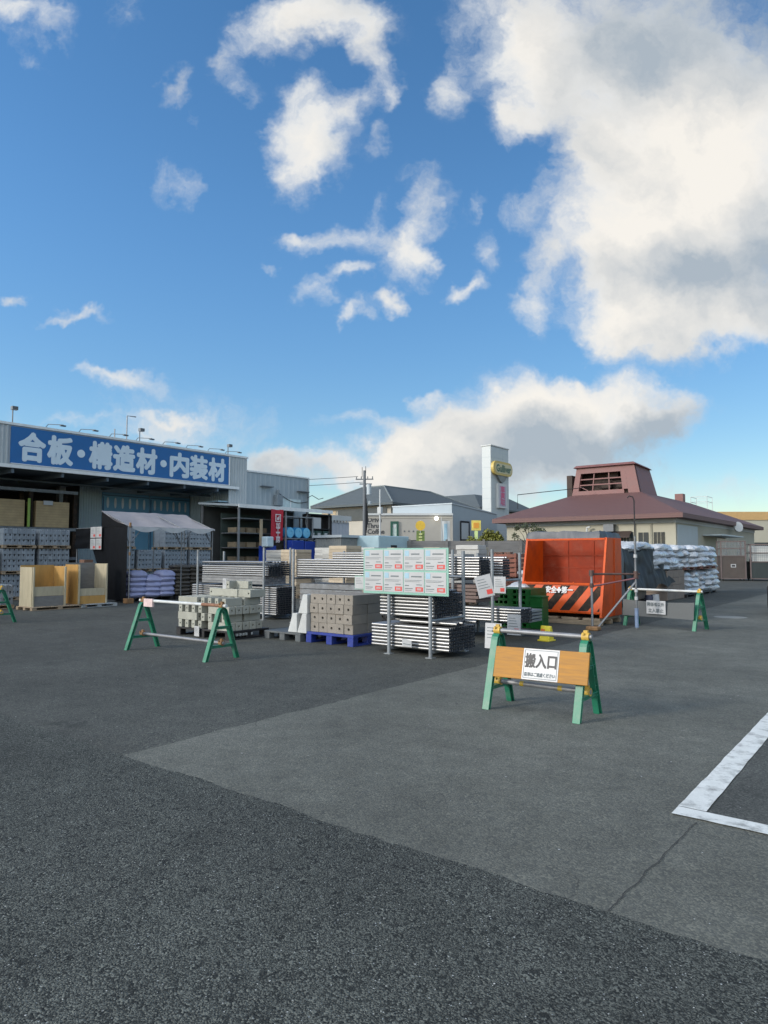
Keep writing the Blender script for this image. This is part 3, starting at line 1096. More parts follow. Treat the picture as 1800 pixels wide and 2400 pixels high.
def hole_block(w, d, h, r, both=True):
    """a block w x d x h with a round hole in its -y (and +y) faces"""
    mb = MB()
    x0, z0 = w / 2, h / 2
    ring = [(-x0, -z0), (0, -z0), (x0, -z0), (x0, 0), (x0, z0), (0, z0), (-x0, z0), (-x0, 0)]
    hole = [(r * math.cos(R(t)), r * math.sin(R(t))) for t in (225, 270, 315, 0, 45, 90, 135, 180)]
    vs, fs = [], []
    for y, sg in ((-d / 2, 1), (d / 2, -1)):
        k = len(vs)
        vs += [(x, y, z) for x, z in ring] + [(x, y, z) for x, z in hole] + [(x, y + sg * d * .3, z) for x, z in hole]
        for i in range(8):
            j = (i + 1) % 8
            fs += [(k + i, k + j, k + 8 + j, k + 8 + i), (k + 8 + i, k + 8 + j, k + 16 + j, k + 16 + i)]
        fs.append(tuple(k + 16 + i for i in range(8)))
    for i in range(8):
        j = (i + 1) % 8
        fs.append((i, j, 24 + j, 24 + i))
    mb.add(vs, fs)
    return mb


def put(proto, label, cat, b, a, z, rz=0.0, group=None, first=[]):
    o = proto.copy()
    COL.objects.link(o)
    o.location = W(b, a, z)
    o.rotation_euler = (0, 0, -GRID + rz)
    tag(o, label, cat, group)
    return o


def done(*protos):
    for p in protos:
        bpy.data.objects.remove(p)


# holed blocks on the blue pallet
pallet('blue plastic pallet under the stack of holed grey blocks', -8.14, 9.32, 1.12, .92, .19, m_bluepl)
mb = MB()
for y in (-.3, .3):
    mb.box(-8.66, -7.6, 9.32 + y - .05, 9.32 + y + .05, 0.005, .02)
p = hole_block(.196, .40, .166, .024).build('holed_block', m_conc, bevel=.004)
rows_word = ('bottom', 'second', 'third', 'top')
cols_word = ('left end', 'second from left', 'middle', 'second from right', 'right end')
for j in range(4):
    for i in range(5):
        for k in range(2):
            put(p, ('grey block with round hole, %s row, %s, on the blue pallet' % (rows_word[j], cols_word[i])) if k == 0 else
                'grey holed block in the rear half of the stack on the blue pallet', 'block',
                -8.14 + (i - 2) * .2 + random.uniform(-.004, .004), 9.11 + k * .41 + random.uniform(-.012, .012), .197 + .083 + j * .168, R(random.uniform(-1, 1)), 'holed blocks on the blue pallet')
# the second stack behind it
pallet('dark plastic pallet hidden behind the blue pallet', -7.95, 10.55, 1.1, 1.0, .15, m_blackpl)
for j in range(6):
    for i in range(5):
        for k in range(2):
            if j == 5 and (i + k) % 3 == 1:
                continue
            put(p, 'grey block with round hole in the taller stack behind the blue pallet', 'block', -7.95 + (i - 2) * .2, 10.32 + k * .41 + random.uniform(-.012, .012), .155 + .083 + j * .168, 0, 'holed blocks in the rear stack')
done(p)

# stepped white kerb blocks on a grey pallet
pallet('low dark grey plastic pallet left of the blue pallet', -9.25, 9.2, .95, .8, .15, m_greypl)
pr = MB().prism([(-.12, 0), (.11, 0), (.11, .345), (.0, .345)], -.16, .16, 'y')
p = pr.build('kerb_block', m_conc_w, bevel=.006)
for i, (b, a, z, s) in enumerate(((-9.02, 9.0, .16, 'left front'), (-8.78, 9.0, .16, 'right front'), (-8.9, 9.36, .16, 'rear'))):
    put(p, 'white tapered kerb block, %s of the lower tier' % s, 'kerb block', b, a, z, 0, 'tapered white kerb blocks')
for i, (b, a, z, s) in enumerate(((-8.78, 9.02, .507, 'front'), (-8.78, 9.37, .507, 'rear'))):
    put(p, 'white tapered kerb block, %s of the upper tier' % s, 'kerb block', b, a, z, 0, 'tapered white kerb blocks')
done(p)

# pale slotted blocks laid crosswise on a black pallet
pallet('black plastic pallet with white marks under the pale crosswise blocks', -10.73, 8.62, 1.62, .95, .16, m_blackpl, dots=True)
pe = hole_block(.10, .40, .145, .018).build('pale_block', m_conc_y, bevel=.003)
pl = hole_block(.145, .60, .145, .02).build('pale_block', m_conc_y, bevel=.003)
lay = (('e', 'L'), ('L', 'e'), ('e', 'L'), ('L', 'e'))
nm = ('bottom', 'second', 'third', 'fourth')
gp = 'pale blocks on the black pallet'
for j in range(4):
    z = .165 + .073 + j * .148
    ends_left = j % 2 == 0
    x_e = -11.5 if ends_left else -10.80
    for k in range(4):                                   # blocks seen end-on, with gaps between
        for dd in range(2):
            put(pe, 'pale block seen end on in the %s layer of the black pallet' % nm[j], 'block', x_e + .06 + k * .205, 8.36 + dd * .45, z, R(random.uniform(-2, 2)), gp)
    x_l = -10.27 if ends_left else -11.22
    for dd in range(5):                                  # long sides
        put(pl, 'pale block lying lengthwise in the %s layer of the black pallet' % nm[j], 'block', x_l + random.uniform(-.01, .01), 8.235 + dd * .165, z, R(90 + random.uniform(-1.2, 1.2)), gp)
for k, (b, a, r_) in enumerate(((-10.95, 8.75, 90), (-10.55, 8.72, 88), (-10.25, 8.74, 92), (-10.75, 8.95, 90), (-10.35, 8.97, 90), (-11.2, 8.9, 4), (-10.02, 8.85, 3))):
    put(pe, 'loose pale block on top of the black pallet pile', 'block', b, a, .165 + .073 + 4 * .148, R(r_), gp)
for k, (b, a, r_) in enumerate(((-10.72, 8.92, 3), (-10.5, 8.95, 88))):
    put(pe, 'pale block topmost on the black pallet pile behind the upright card', 'block', b, a, .165 + .073 + 5 * .148, R(r_), gp)
done(pe, pl)
cst = card('upright card on a stick above the pale block pile', -10.80, 8.72, 1.00, .11, .20, red=False)
mb = MB().bar((0, 0.01, -.34), (0, 0.01, .0), .03, .02)
mb.build('stick', m_conc_w, cst)
card('small white card leaning on the black pallet', -10.83, 8.10, .12, .14, .19, red=False)

# ------------------------------------------------------------------ orange tipping hopper on a wooden base
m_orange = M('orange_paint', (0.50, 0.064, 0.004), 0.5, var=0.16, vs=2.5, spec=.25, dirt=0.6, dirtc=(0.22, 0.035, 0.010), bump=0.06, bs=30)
m_orange_shade = M('shaded_orange_paint', (0.20, 0.022, 0.004), 0.6, spec=.2, var=0.25, vs=3, dirt=0.55, dirtc=(0.22, 0.075, 0.045), bump=0.1, bs=30)  # interior shade put into a darker orange, with blotchy dirt
m_stripe = M('hazard_black', (0.020, 0.014, 0.010), 0.75, spec=.2, var=0.2, vs=6, dirt=0.4, dirtc=(0.16, 0.09, 0.05))
ob = thing('orange_hopper', 'orange steel hopper with black hazard stripes on its lower front', 'hopper', -6.52, 15.7, 0.005)
H0, H1, HM = .17, 1.95, .90
yb0, yf0, yb1, yf1 = .42, -.88, .47, -.44           # back/front at the foot, back/front at the rim
fy = lambda z: yf0 + (yf1 - yf0) * (z - H0) / (H1 - H0)
for sx in (-1, 1):
    mb = MB().prism([(yf0, H0), (yb0, H0), (yb1, H1), (yf1, H1)], sx * .985 - .012, sx * .985 + .012, 'x')
    s = mb.build('side_plate', m_orange, ob, bevel=.003)
    mb = MB()
    mb.bar((sx * .972, yf0 + .01, H0), (sx * .972, yf1 + .01, H1), .05, .035, up=(0, 1, 0))
    mb.bar((sx * 1.006, -.1, H0 + .02), (sx * 1.006, .0, H1 - .02), .016, .03, up=(0, 1, 0)) if sx > 0 else None
    mb.build('edge_flange', m_orange, s, bevel=.003)
mb = MB()
mb.prism([(.40, H0), (.43, H0), (.48, H1), (.45, H1)], -.97, .97, 'x')
mb.build('back_plate', m_orange_shade, ob)
mb = MB()
mb.grid(lambda u, v: (-.97 + 1.94 * u, .43 - (.43 - fy(HM) - .03) * v ** 1.4, .62 + (HM - .62) * v ** 3 + .10 * (1 - v)), 4, 10)
mb.build('chute_floor', m_orange_shade, ob, smooth=True)
mb = MB()
mb.prism([(fy(H0 + .10), H0 + .10), (fy(H0 + .10) + .02, H0 + .10), (fy(HM) + .02, HM), (fy(HM), HM)], -.955, .955, 'x')
lp = mb.build('lower_front', m_orange, ob)
mb = MB()
for z, tt in ((HM, .055), (H1 - .03, .05), (H0 + .10, .05)):
    mb.bar((-.955, fy(z) - .006, z), (.955, fy(z) - .006, z), tt, .045, up=(0, 0, 1))
mb.build('cross_rail', m_orange, ob, bevel=.004)
mb = MB()
for z in (1.25, 1.55):
    mb.bar((-.96, .435, z), (.96, .435, z), .02, .03)
for x in (-.3, .35):
    mb.bar((x, .425, .9), (x, .445, 1.9), .03, .02)
mb.build('stiffener', m_orange_shade, ob, bevel=.003)
mb = MB()
for x in (-.9, -.3, .3, .9):
    for z in (H1 - .04, HM + .03):
        mb.tube([(x, fy(z) - .03, z), (x, fy(z) - .045, z)], .014, 8)
mb.build('bolts', m_orange, ob)
# diagonal stripes lie on the sloping plate
zl, zh = H0 + .135, HM - .04
for k in range(6):
    x0 = -1.28 + k * .43
    mb = MB()
    pts = []
    q = [(x0, zl), (x0 + .225, zl), (x0 + .225 + .42, zh), (x0 + .42, zh)]
    # clip the slanted bar to the plate
    def clip(poly, sgn, lim):
        out = []
        for i in range(len(poly)):
            a_, b_ = poly[i], poly[(i + 1) % len(poly)]
            ia, ib = sgn * a_[0] <= lim, sgn * b_[0] <= lim
            if ia:
                out.append(a_)
            if ia != ib:
                tt = (lim * sgn - a_[0]) / (b_[0] - a_[0])
                out.append((lim * sgn, a_[1] + (b_[1] - a_[1]) * tt))
        return out
    q = clip(clip(q, 1, .93), -1, .93)
    if len(q) < 3:
        continue
    n = len(q)
    mb.add([(x, fy(z) - .003, z) for x, z in q] + [(x, fy(z) - .001, z) for x, z in q], [tuple(range(n)), tuple(range(2 * n - 1, n - 1, -1))] + [(i, (i + 1) % n, n + (i + 1) % n, n + i) for i in range(n)])
    mb.build('hazard_stripe', m_stripe, lp)
tx = text('lettering', '安全✚第一', 0.165, m_sheet, lp, (-.03, fy(.76) - .030, .76), bold=.006, width=.66)
tx.rotation_euler = (-math.atan2(yf1 - yf0, H1 - H0), 0, 0)
mb = MB()
for y in (-.80, -.2, .36):
    mb.box(-.98, .98, y - .055, y + .055, .0, .10)
mb.build('sleeper', m_wood, ob, bevel=.006)
mb = MB()
for k in range(4):
    x0 = -.95 + k * .5
    mb.box(x0, x0 + .40, -.86, .45, .101, .155)
mb.build('base_plank', m_wood, ob, bevel=.005)

# pole and braces in front of it
m_rustpipe = M('rusty_pipe', (0.10, 0.06, 0.05), 0.7, metal=0.3, var=0.35, vs=10, dirt=0.5, dirtc=(0.05, 0.03, 0.03))
st = thing('pipe_stand', 'braced pipe stand with a tall dark hooked pole right of the orange hopper', 'pipe stand', -5.0, 14.3, 0.004)
L0 = W(-5.0, 14.3)


def loc(b, a, z):
    return (b + 5.0, a - 14.3, z)


MB().tube([loc(-5.38, 13.9, .02), loc(-5.38, 13.9, 1.18)], .024, 10).build('short_post', m_galv, st, smooth=True)
MB().tube([loc(-4.68, 14.55, .02), loc(-4.68, 14.55, 1.95)], .023, 10).build('main_post', m_steeldark, st, smooth=True)
hk = MB()
hk.tube([loc(-4.68, 14.55, 1.95), loc(-4.68, 14.55, 2.70), loc(-4.70, 14.53, 2.78), loc(-4.76, 14.5, 2.80), loc(-4.80, 14.48, 2.76)], .013, 8)
hk.build('hooked_pole', m_rub, st, smooth=True)
MB().tube([loc(-5.42, 13.88, 1.16), loc(-4.62, 14.6, 1.16)], .024, 10).build('top_rail', m_rustpipe, st, smooth=True)
MB().tube([loc(-5.40, 13.9, .90), loc(-4.64, 14.58, 1.08)], .018, 8).build('slanting_rail', M('maroon_pipe', (0.17, 0.07, 0.075), .6), st, smooth=True)
MB().tube([loc(-5.30, 13.92, .03), loc(-4.68, 14.55, 1.0)], .022, 8).build('brace', m_galv, st, smooth=True)
mb = MB()
mb.tube([loc(-5.38, 13.9, 1.12), loc(-5.38, 13.9, 1.24)], .05, 10)
mb.tube([loc(-5.38, 13.9, .88), loc(-5.38, 13.9, .97)], .042, 10)
mb.tube([loc(-4.68, 14.55, 1.08), loc(-4.68, 14.55, 1.22)], .046, 10)
mb.build('coupler', m_rustpipe, st, smooth=True)
mb = MB()
mb.box(*(lambda q: (q[0] - .13, q[0] + .13, q[1] - .11, q[1] + .11, 0, .085))(loc(-5.36, 13.9, 0)))
mb.build('stone_foot', m_clamp2, st, bevel=.02)
mb = MB().tube([loc(-4.68, 14.55, .05), loc(-4.68, 14.55, .45)], .04, 10)
mb.build('blue_sleeve', M('pale_blue_plastic', (0.16, 0.22, 0.33), .5, var=.3), st, smooth=True)
mb = MB()
for z in (.62, .78, 1.5):
    mb.tube([loc(-4.68, 14.55, z), loc(-4.68, 14.55, z + .07)], .036, 10)
mb.build('white_band', m_sheet, st, smooth=True)

# ------------------------------------------------------------------ green plastic: slotted pallets and a solid bin
m_grn = M('bright_green_plastic', (0.003, 0.070, 0.010), 0.42, var=0.2, vs=4, rnd=0.12)
mb = MB()
w, d, h = .98, .80, .118
mb.box(-w / 2, w / 2, -d / 2, d / 2, h - .03, h - .004)
mb.box(-w / 2, w / 2, -d / 2, d / 2, 0, .02)
for x in [-w / 2 + .012 + i * (w - .024) / 9 for i in range(10)]:
    mb.box(x - .012, x + .012, -d / 2 + .003, d / 2 - .003, .0205, h - .0305)
mb.box(-w / 2 + .02, w / 2 - .02, -.02, .02, .021, h - .031)
for y in (-d / 2 + .02, d / 2 - .02):
    for x in (-w / 2 + .08, 0, w / 2 - .08):
        mb.box(x - .05, x + .05, y - .019, y + .019, .022, h - .032)
p = mb.build('slotted_pallet', m_grn)
pos = ('lowest', 'second lowest', 'third', 'fourth', 'third highest', 'second highest', 'topmost')
for k in range(7):
    put(p, 'green slotted plastic pallet, %s of the stack beside the hopper' % pos[k], 'pallet', -7.02 + random.uniform(-.02, .02), 13.82 + random.uniform(-.02, .02), .01 + k * .118, R(random.uniform(-1.2, 1.2)), 'green slotted pallets')
done(p)
gbn = thing('green_bin', 'solid green plastic bin standing on end right of the green pallets', 'bin', -6.38, 13.62, .005)
mb = MB()
mb.box(-.155, .135, -.24, .06, 0, .655)
mb.build('body', m_grn, gbn, bevel=.012)
mb = MB()
mb.box(-.165, .145, -.25, .07, .656, .69)
for z in (.22, .46):
    mb.box(-.162, .142, -.247, .067, z, z + .02)
mb.build('rim', m_grn, gbn, bevel=.004)
ys = thing('yellow_stand', 'small yellow plastic stand with a red mark on the asphalt by the green bin', 'stand', -5.38, 11.68, .004, R(-6))
m_yel = M('yellow_plastic', (0.62, 0.50, 0.03), 0.45, var=0.15)
mb = MB()
mb.prism([(-.10, 0), (.10, 0), (.03, .27), (-.03, .27)], -.10, .10, 'x')
mb.build('body', m_yel, ys, bevel=.008)
MB().box(-.115, .115, -.13, .13, 0, .025).build('foot', m_yel, ys, bevel=.006)
q = MB().box(-.045, .03, -.001, .004, -.04, .04).build('red_mark', M('orange_red', (.55, .14, .02), .5), ys)
q.location = (-.03, -.068, .18)
q.rotation_euler = (R(-14.5), 0, 0)

# ------------------------------------------------------------------ sacks
def sack(w, d, h, seed, lump=.02):
    mb = MB()
    nu, nv = 18, 10

    def f(u, v):
        th, ph = u * 2 * math.pi, (v - .5) * math.pi
        e = .42
        c = lambda q: math.copysign(abs(math.cos(q)) ** e, math.cos(q))
        s = lambda q: math.copysign(abs(math.sin(q)) ** e, math.sin(q))
        cp = abs(math.cos(ph)) ** .55
        x, y, z = w / 2 * c(th) * cp, d / 2 * s(th) * cp, h / 2 * math.sin(ph)
        ed = min(1, (1 - abs(x) / (w / 2)) * 3.2 + .35) * min(1, (1 - abs(y) / (d / 2)) * 3.2 + .45)
        z *= ed
        nn = noise.noise_vector(Vector((x * 6 + seed, y * 6, z * 9)))
        n2 = noise.noise_vector(Vector((x * 17 + seed, y * 17, z * 20)))
        return Vector((x, y, z - .10 * h * (abs(x) / (w / 2)) ** 2)) + nn * lump + n2 * lump * .45
    mb.grid(f, nu, nv)
    return mb


m_lilac = M('lilac_sack', (0.36, 0.375, 0.56), 0.45, var=0.12, vs=5, rnd=0.08, bump=0.25, bs=18)
m_brown = M('brown_sack', (0.085, 0.075, 0.062), 0.55, var=0.22, vs=5, rnd=0.16, bump=0.3, bs=18)
m_white = M('white_sack', (0.42, 0.435, 0.45), 0.35, var=0.12, vs=6, rnd=0.12, bump=0.5, bs=14, dirt=0.35, dirtc=(0.30, 0.30, 0.30))


def sacks(protos, lab, group, spots):
    for i, (b, a, z, r_, extra) in enumerate(spots):
        p = protos[i % len(protos)]
        o = p.copy()
        COL.objects.link(o)
        o.location = W(b, a, z)
        o.rotation_euler = (R(random.uniform(-3, 3)), R(random.uniform(-4, 4)), -GRID + R(r_) + R(random.uniform(-5, 5)))
        tag(o, lab % extra if '%s' in lab else lab, 'sack', group)


pallet('dark plastic pallet under the lilac sacks in the tent', -21.15, 13.62, .85, 1.75, .14, m_blackpl)
pr = [sack(.56, .66, .27, s * 3.1, .022).build('lilac_sack', m_lilac, smooth=True) for s in range(3)]
lv = ('bottom', 'second', 'third', 'fourth', 'top')
spots = []
for i, (cn, n) in enumerate((('left', 5), ('middle', 4), ('right', 5))):
    for j in range(n):
        spots.append((-20.98 + .02 * j, 13.10 + i * .57 + random.uniform(-.03, .03), .24 + j * .168, 0, (lv[j], cn)))
for i, (b, a, z, r_, e) in enumerate(spots):
    sacks([pr[i % 3]], 'lilac sack, %s of the %s column under the tent' % e, 'lilac sacks under the tent', [(b, a, z, r_, '')])
sacks(pr, 'lilac sack in the rear row under the tent', 'rear lilac sacks', [(-21.5, 13.1 + i * .57, .24 + j * .17, 0, '') for i in range(3) for j in range(4)])
done(*pr)
pallet('dark pallet under the brown sacks right of the lilac sacks', -21.1, 15.2, .85, 1.3, .12, m_blackpl)
pr = [sack(.60, .68, .17, 20 + s * 3.1, .02).build('brown_sack', m_brown, smooth=True) for s in range(3)]
lv = ('lowest', 'second', 'third', 'fourth', 'fifth', 'sixth', 'seventh', 'topmost')
for i, cn in enumerate(('left', 'right')):
    for j in range(8):
        sacks([pr[(i + j) % 3]], 'brown sack, %s of the %s column behind the white topped barricade' % (lv[j], cn), 'brown sacks under the tent', [(-21.0, 14.90 + i * .64, .20 + j * .135, 0, '')])
done(*pr)

# ------------------------------------------------------------------ plywood bins
m_ply1 = M('pale_plywood', (0.40, 0.345, 0.235), 0.75, var=0.16, vs=2.4, stretch=(5, 5, 1), dirt=0.2, dirtc=(0.30, 0.22, 0.12))
m_ply2 = M('orange_plywood', (0.42, 0.235, 0.065), 0.7, var=0.16, vs=2.4, stretch=(4, 4, 1.2))
m_ply3 = M('tan_plywood', (0.33, 0.24, 0.12), 0.75, var=0.18, vs=2.4, stretch=(4, 4, 1.2))
m_weath = M('weathered_board', (0.17, 0.165, 0.155), 0.85, var=0.2, vs=3, stretch=(1, 2, 9))


def bin_(label, b, a, d, w, h, hf, mats, rz=0.0):
    """open-fronted bin: d deep (along -b), w wide (along a), front to the right"""
    t = thing('plywood_bin', label, 'bin', b, a, .10, rz)
    mL, mB, mF1, mF2, mR, mP = mats
    MB().box(-d, 0, -.018, 0, 0, h).build('left_panel', mL, t, bevel=.002)
    MB().box(-d, 0, w, w + .018, 0, h + .02).build('right_panel', mR, t, bevel=.002)
    MB().box(-d - .018, -d, 0, w, 0, h + .05).build('back_panel', mB, t, bevel=.002)
    MB().box(-.018, 0, .001, w - .001, .0, hf * .52).build('front_board', mF1, t, bevel=.002)
    MB().box(-.018, 0, .001, w - .001, hf * .52 + .004, hf).build('upper_front_board', mF2, t, bevel=.002)
    MB().box(-d, -.018, 0.001, w - .001, 0.0, .02).build('floor_board', mB, t)
    for y in (.02, w - .03):
        MB().box(.0, .045, y - .02, y + .025, -.0, h).build('corner_post', mP, t, bevel=.003)
    q = MB().box(-d + .004, -d + .010, w * .08, w * .40, h * .55, h * .92).build('paper_notice', m_sheet, t)
    w_ = MB()
    for k in range(5):
        w_.box(-d + .0105, -d + .012, w * .12, w * (.3 + .015 * (k % 3)), h * (.6 + .055 * k), h * (.615 + .055 * k))
    w_.build('print', m_ink2, q)
    return t


pallet('wooden pallet under the left plywood bin', -20.0, 9.85, 1.0, 1.6, .095, m_wood, name='wood_pallet')
bin_('pale plywood bin with a grey lower front and white notice inside', -19.75, 9.15, .74, .96, 1.12, .56, (m_ply1, m_ply2, m_weath, m_ply1, m_ply2, m_ply1))
pallet('pale grey pallet under the right plywood bin', -20.0, 11.05, 1.0, 1.15, .095, m_palepl)
bin_('orange plywood bin with dark inside, right of the pale bin', -19.78, 10.50, .74, .92, 1.18, .46, (m_ply2, m_weath, m_ply2, m_ply1, m_ply1, m_ply1), R(0))
m_card = M('brown_cardboard', (0.16, 0.085, 0.055), .8, var=.15)
o = MB().box(-21.25, -20.95, 11.3, 11.6, .0, 1.42).build('cardboard_roll_box', m_card, at=(0, 0, 0), bevel=.006)
tag(o, 'reddish brown box standing behind the pale plywood bin', 'box')

# ------------------------------------------------------------------ tent
m_tent = M('tent_canvas', (0.28, 0.26, 0.265), 0.75, var=0.14, vs=2.2, dirt=0.3, dirtc=(0.30, 0.27, 0.25), bump=0.35, bs=6)
m_val = M('tent_valance', (0.42, 0.435, 0.45), 0.7, var=0.12, vs=3, bump=0.3, bs=6)
m_net = M('black_mesh', (0.007, 0.008, 0.010), 0.9, spec=.1, var=0.25, vs=4, bump=0.5, bs=10)
tn = thing('pipe_tent', 'grey canvas tent on galvanised poles sheltering the sacks', 'tent', -21.9, 14.0, .004)
ta0, ta1 = -1.62, 1.80
EV, RG, HB = 2.50, 3.07, 1.72


def roof(u, v, side):
    y = ta0 + (ta1 - ta0) * u
    x = side * HB * v
    z = RG + (EV - RG) * v - .10 * math.sin(math.pi * v) * (1 - .3 * math.cos(6.28 * u * 2)) + .03 * noise.noise(Vector((u * 9, v * 3, side)))
    if v > .95:
        z -= .02 * abs(math.sin(u * 9.4))
    return (x, y, z)


mb = MB()
mb.grid(lambda u, v: roof(u, v, 1), 28, 8)
cv = mb.build('canopy', m_tent, tn, smooth=True, solid=.006)
mb = MB()
mb.grid(lambda u, v: (HB + .012, ta0 + (ta1 - ta0) * (.03 + .97 * u), EV - .005 - v * (.03 + .15 * abs(math.sin(u * 9.42 + .2)))), 60, 4)
mb.build('valance', m_val, cv, smooth=True, solid=.006)
for side in (1, -1):
    for y in (ta0 + .06, .42, ta1 - .06):
        if side == 1 and y > 1:
            zb = 0
        MB().tube([(side * 1.68, y, 0), (side * 1.68, y, EV if side > 0 or y < -1 else 1.0)], .021, 10).build('pole', m_galv if y < .4 or side < 0 else m_steeldark, tn, smooth=True)
        MB().tube([(1.68, y, EV - .62), (1.68 - .55, y, EV + .10)] if side > 0 else [(0, y, 0), (0, y, RG - .03)], .016, 8).build('brace' if side > 0 else 'rear_pole', m_steeldark, tn, smooth=True)
mb = MB()
mb.tube([(1.68, ta0, EV - .02), (1.68, ta1, EV - .02)], .019, 8)
mb.tube([(1.68, ta0 + .06, EV), (-1.72, ta0 + .06, EV)], .019, 8)
mb.tube([(0, ta0, RG - .03), (0, ta1, RG - .03)], .019, 8)
for y in (ta0 + .06, .42, ta1 - .06):
    mb.tube([(1.68, y, EV - .01), (0, y, RG - .03)], .018, 8)
mb.build('roof_frame', m_steeldark, tn, smooth=True)
mb = MB()
for y, s in ((ta0 + .06, 1), (.42, -1), (.42, 1), (ta1 - .06, -1)):
    mb.tube([(1.68, y, EV - .6), (1.68, y + s * .45, EV - .03)], .016, 8)
mb.build('knee_brace', m_steeldark, tn, smooth=True)
mb = MB()
for y in (ta0 + .06,):
    mb.tube([(1.68, y, EV - .04), (1.68, y, EV + .12)], .04, 8)
    mb.tube([(1.68, y, 1.55), (1.68, y, 1.66)], .036, 8)
    mb.box(1.55, 1.80, y - .12, y + .12, 0, .16)
mb.build('corner_weights', m_clamp2, tn, bevel=.01)


def meshside(u, v):
    # left gable: full drop near the front pole, gathered up towards the rear
    x = 1.66 - 3.3 * u
    top = EV - .02 + (.03 * noise.noise(Vector((u * 8, 0, 3))))
    low = .08 if u < .34 else .08 + min(1, (u - .34) / .30) * 1.70
    z = top + (low - top) * v
    return (x, ta0 - .03 + .05 * noise.noise(Vector((u * 7, v * 3, 8))), z)


mb = MB()
mb.grid(meshside, 60, 20)
mb.build('side_mesh', m_net, tn, smooth=True, solid=.008)
mb = MB()
mb.grid(lambda u, v: (1.60 * (1 - u), ta0 + .02, EV + (RG - EV - .05) * u * v), 6, 6)
mb.build('gable_mesh', m_net, tn, solid=.006)
for k, (dx, dz, w_) in enumerate(((0, 0, 'upper left'), (1, 0, 'upper right'), (0, 1, 'lower left'), (1, 1, 'lower right'))):
    card('paper price sheet, %s of four hung on the dark tent mesh' % w_, -22.22 + dx * .37, 12.28, 2.34 - dz * .40, .34, .37, name='price_sheet')

# ------------------------------------------------------------------ hollow block pallets along the store
BLK = []


def block_face(d, w, h):
    """hollow block: notch in the upper edge of its exposed (+x) end, open core seen from the end"""
    mb = MB()
    prof = [(-w / 2, 0), (w / 2, 0), (w / 2, h), (w * .20, h), (w * .14, h * .62), (-w * .14, h * .62), (-w * .20, h), (-w / 2, h)]
    mb.prism(prof, -d / 2, d / 2, 'x')
    return mb


def block_pallet(b, a, z, n, rows, lab, plab, hb=.19, wb=.155):
    pallet(plab, b - .45, a, 1.0, n * wb + .06, .11, m_wood, z=z, name='wood_pallet', group='wooden pallets under hollow blocks')
    for j in range(rows):
        for i in range(n):
            for k in range(2):
                BLK.append((k, W(b, a, 0).length, b - .2 - k * .41 + random.uniform(-.012, .012), a + (i - (n - 1) / 2) * wb + random.uniform(-.004, .004), z + .115 + j * (hb + .002), lab, hb, wb))


tiers = ('lowest', 'middle', 'upper')
for ia, (a, side) in enumerate(((9.75, 'left'), (11.0, 'middle'), (12.25, 'right'))):
    for t_ in range(3):
        if t_ == 2 and ia == 0:
            continue
        block_pallet(-24.8, a, .005 + t_ * .90 + random.uniform(0, .004), 7, 4 if t_ < 2 else 3, 'grey hollow block in the %s tier of the %s stack, left of the tent' % (tiers[t_], side), 'wooden pallet in the %s tier of the %s block stack, left of the tent' % (tiers[t_], side))
for ia, a in enumerate((15.0, 16.25, 17.5, 18.75)):
    for t_ in range(3 if ia != 1 else 2):
        block_pallet(-24.9, a, .005 + t_ * .90, 7, 4, 'blue grey hollow block in the stacks seen through the tent', 'wooden pallet in the %s tier of the %s block stack behind the tent' % (tiers[t_], ('first', 'second', 'third', 'fourth')[ia]))
for t_ in range(1):
    block_pallet(-21.0, 8.72, .005, 6, 3, 'grey hollow block in the low stack at the left edge', 'wooden pallet under the low stack at the left edge')
BLK.sort(key=lambda q: (q[0], q[1]))
bp_ = block_face(.39, .150, .188).build('hollow_block', m_conc_b, bevel=.003)
rest = MB()
for i, (k, dist, b, a, z, lab, hb, wb) in enumerate(BLK):
    if i < 290:
        put(bp_, lab, 'block', b, a, z, 0, lab.replace('block', 'blocks', 1))
    else:
        q = block_face(.39, .150, .188)
        rest.add([(x + b, y + a, zz + z) for x, y, zz in q.v], q.f)
done(bp_)
o = rest.build('hollow_blocks', m_conc_b, at=(0, 0, 0))
tag(o, 'grey hollow blocks filling the rear of the pallets along the store', 'blocks')
o['kind'] = 'stuff'
# ------------------------------------------------------------------ the store: long warehouse along the left
m_clad = M('grey_cladding', (0.38, 0.42, 0.44), 0.5, var=0.07, vs=1.2, dirt=0.2, dirtc=(0.28, 0.30, 0.30))
m_clad2 = M('annex_cladding', (0.29, 0.34, 0.37), 0.5, var=0.05, vs=.8, dirt=0.2, dirtc=(0.24, 0.27, 0.28))
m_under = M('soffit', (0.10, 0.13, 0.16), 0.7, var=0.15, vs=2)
m_trim = M('white_trim', (0.66, 0.68, 0.68), 0.5, var=0.08, vs=3, dirt=0.3, dirtc=(0.4, 0.4, 0.38))
m_sign = M('sign_blue', (0.010, 0.108, 0.32), 0.4, var=0.06, vs=1.5)
m_signtx = M('sign_letters', (0.55, 0.65, 0.73), 0.45, var=0.05, vs=3)
m_door = M('blue_door', (0.15, 0.36, 0.54), 0.5, var=0.08, vs=1.5, dirt=0.15, dirtc=(0.10, 0.16, 0.2))
m_recess = M('recess_wall', (0.40, 0.49, 0.53), 0.55, var=0.1, vs=1.5)
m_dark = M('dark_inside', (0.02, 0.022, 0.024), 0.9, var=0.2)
m_lamp = M('lamp_body', (0.12, 0.13, 0.14), 0.5, metal=.3)


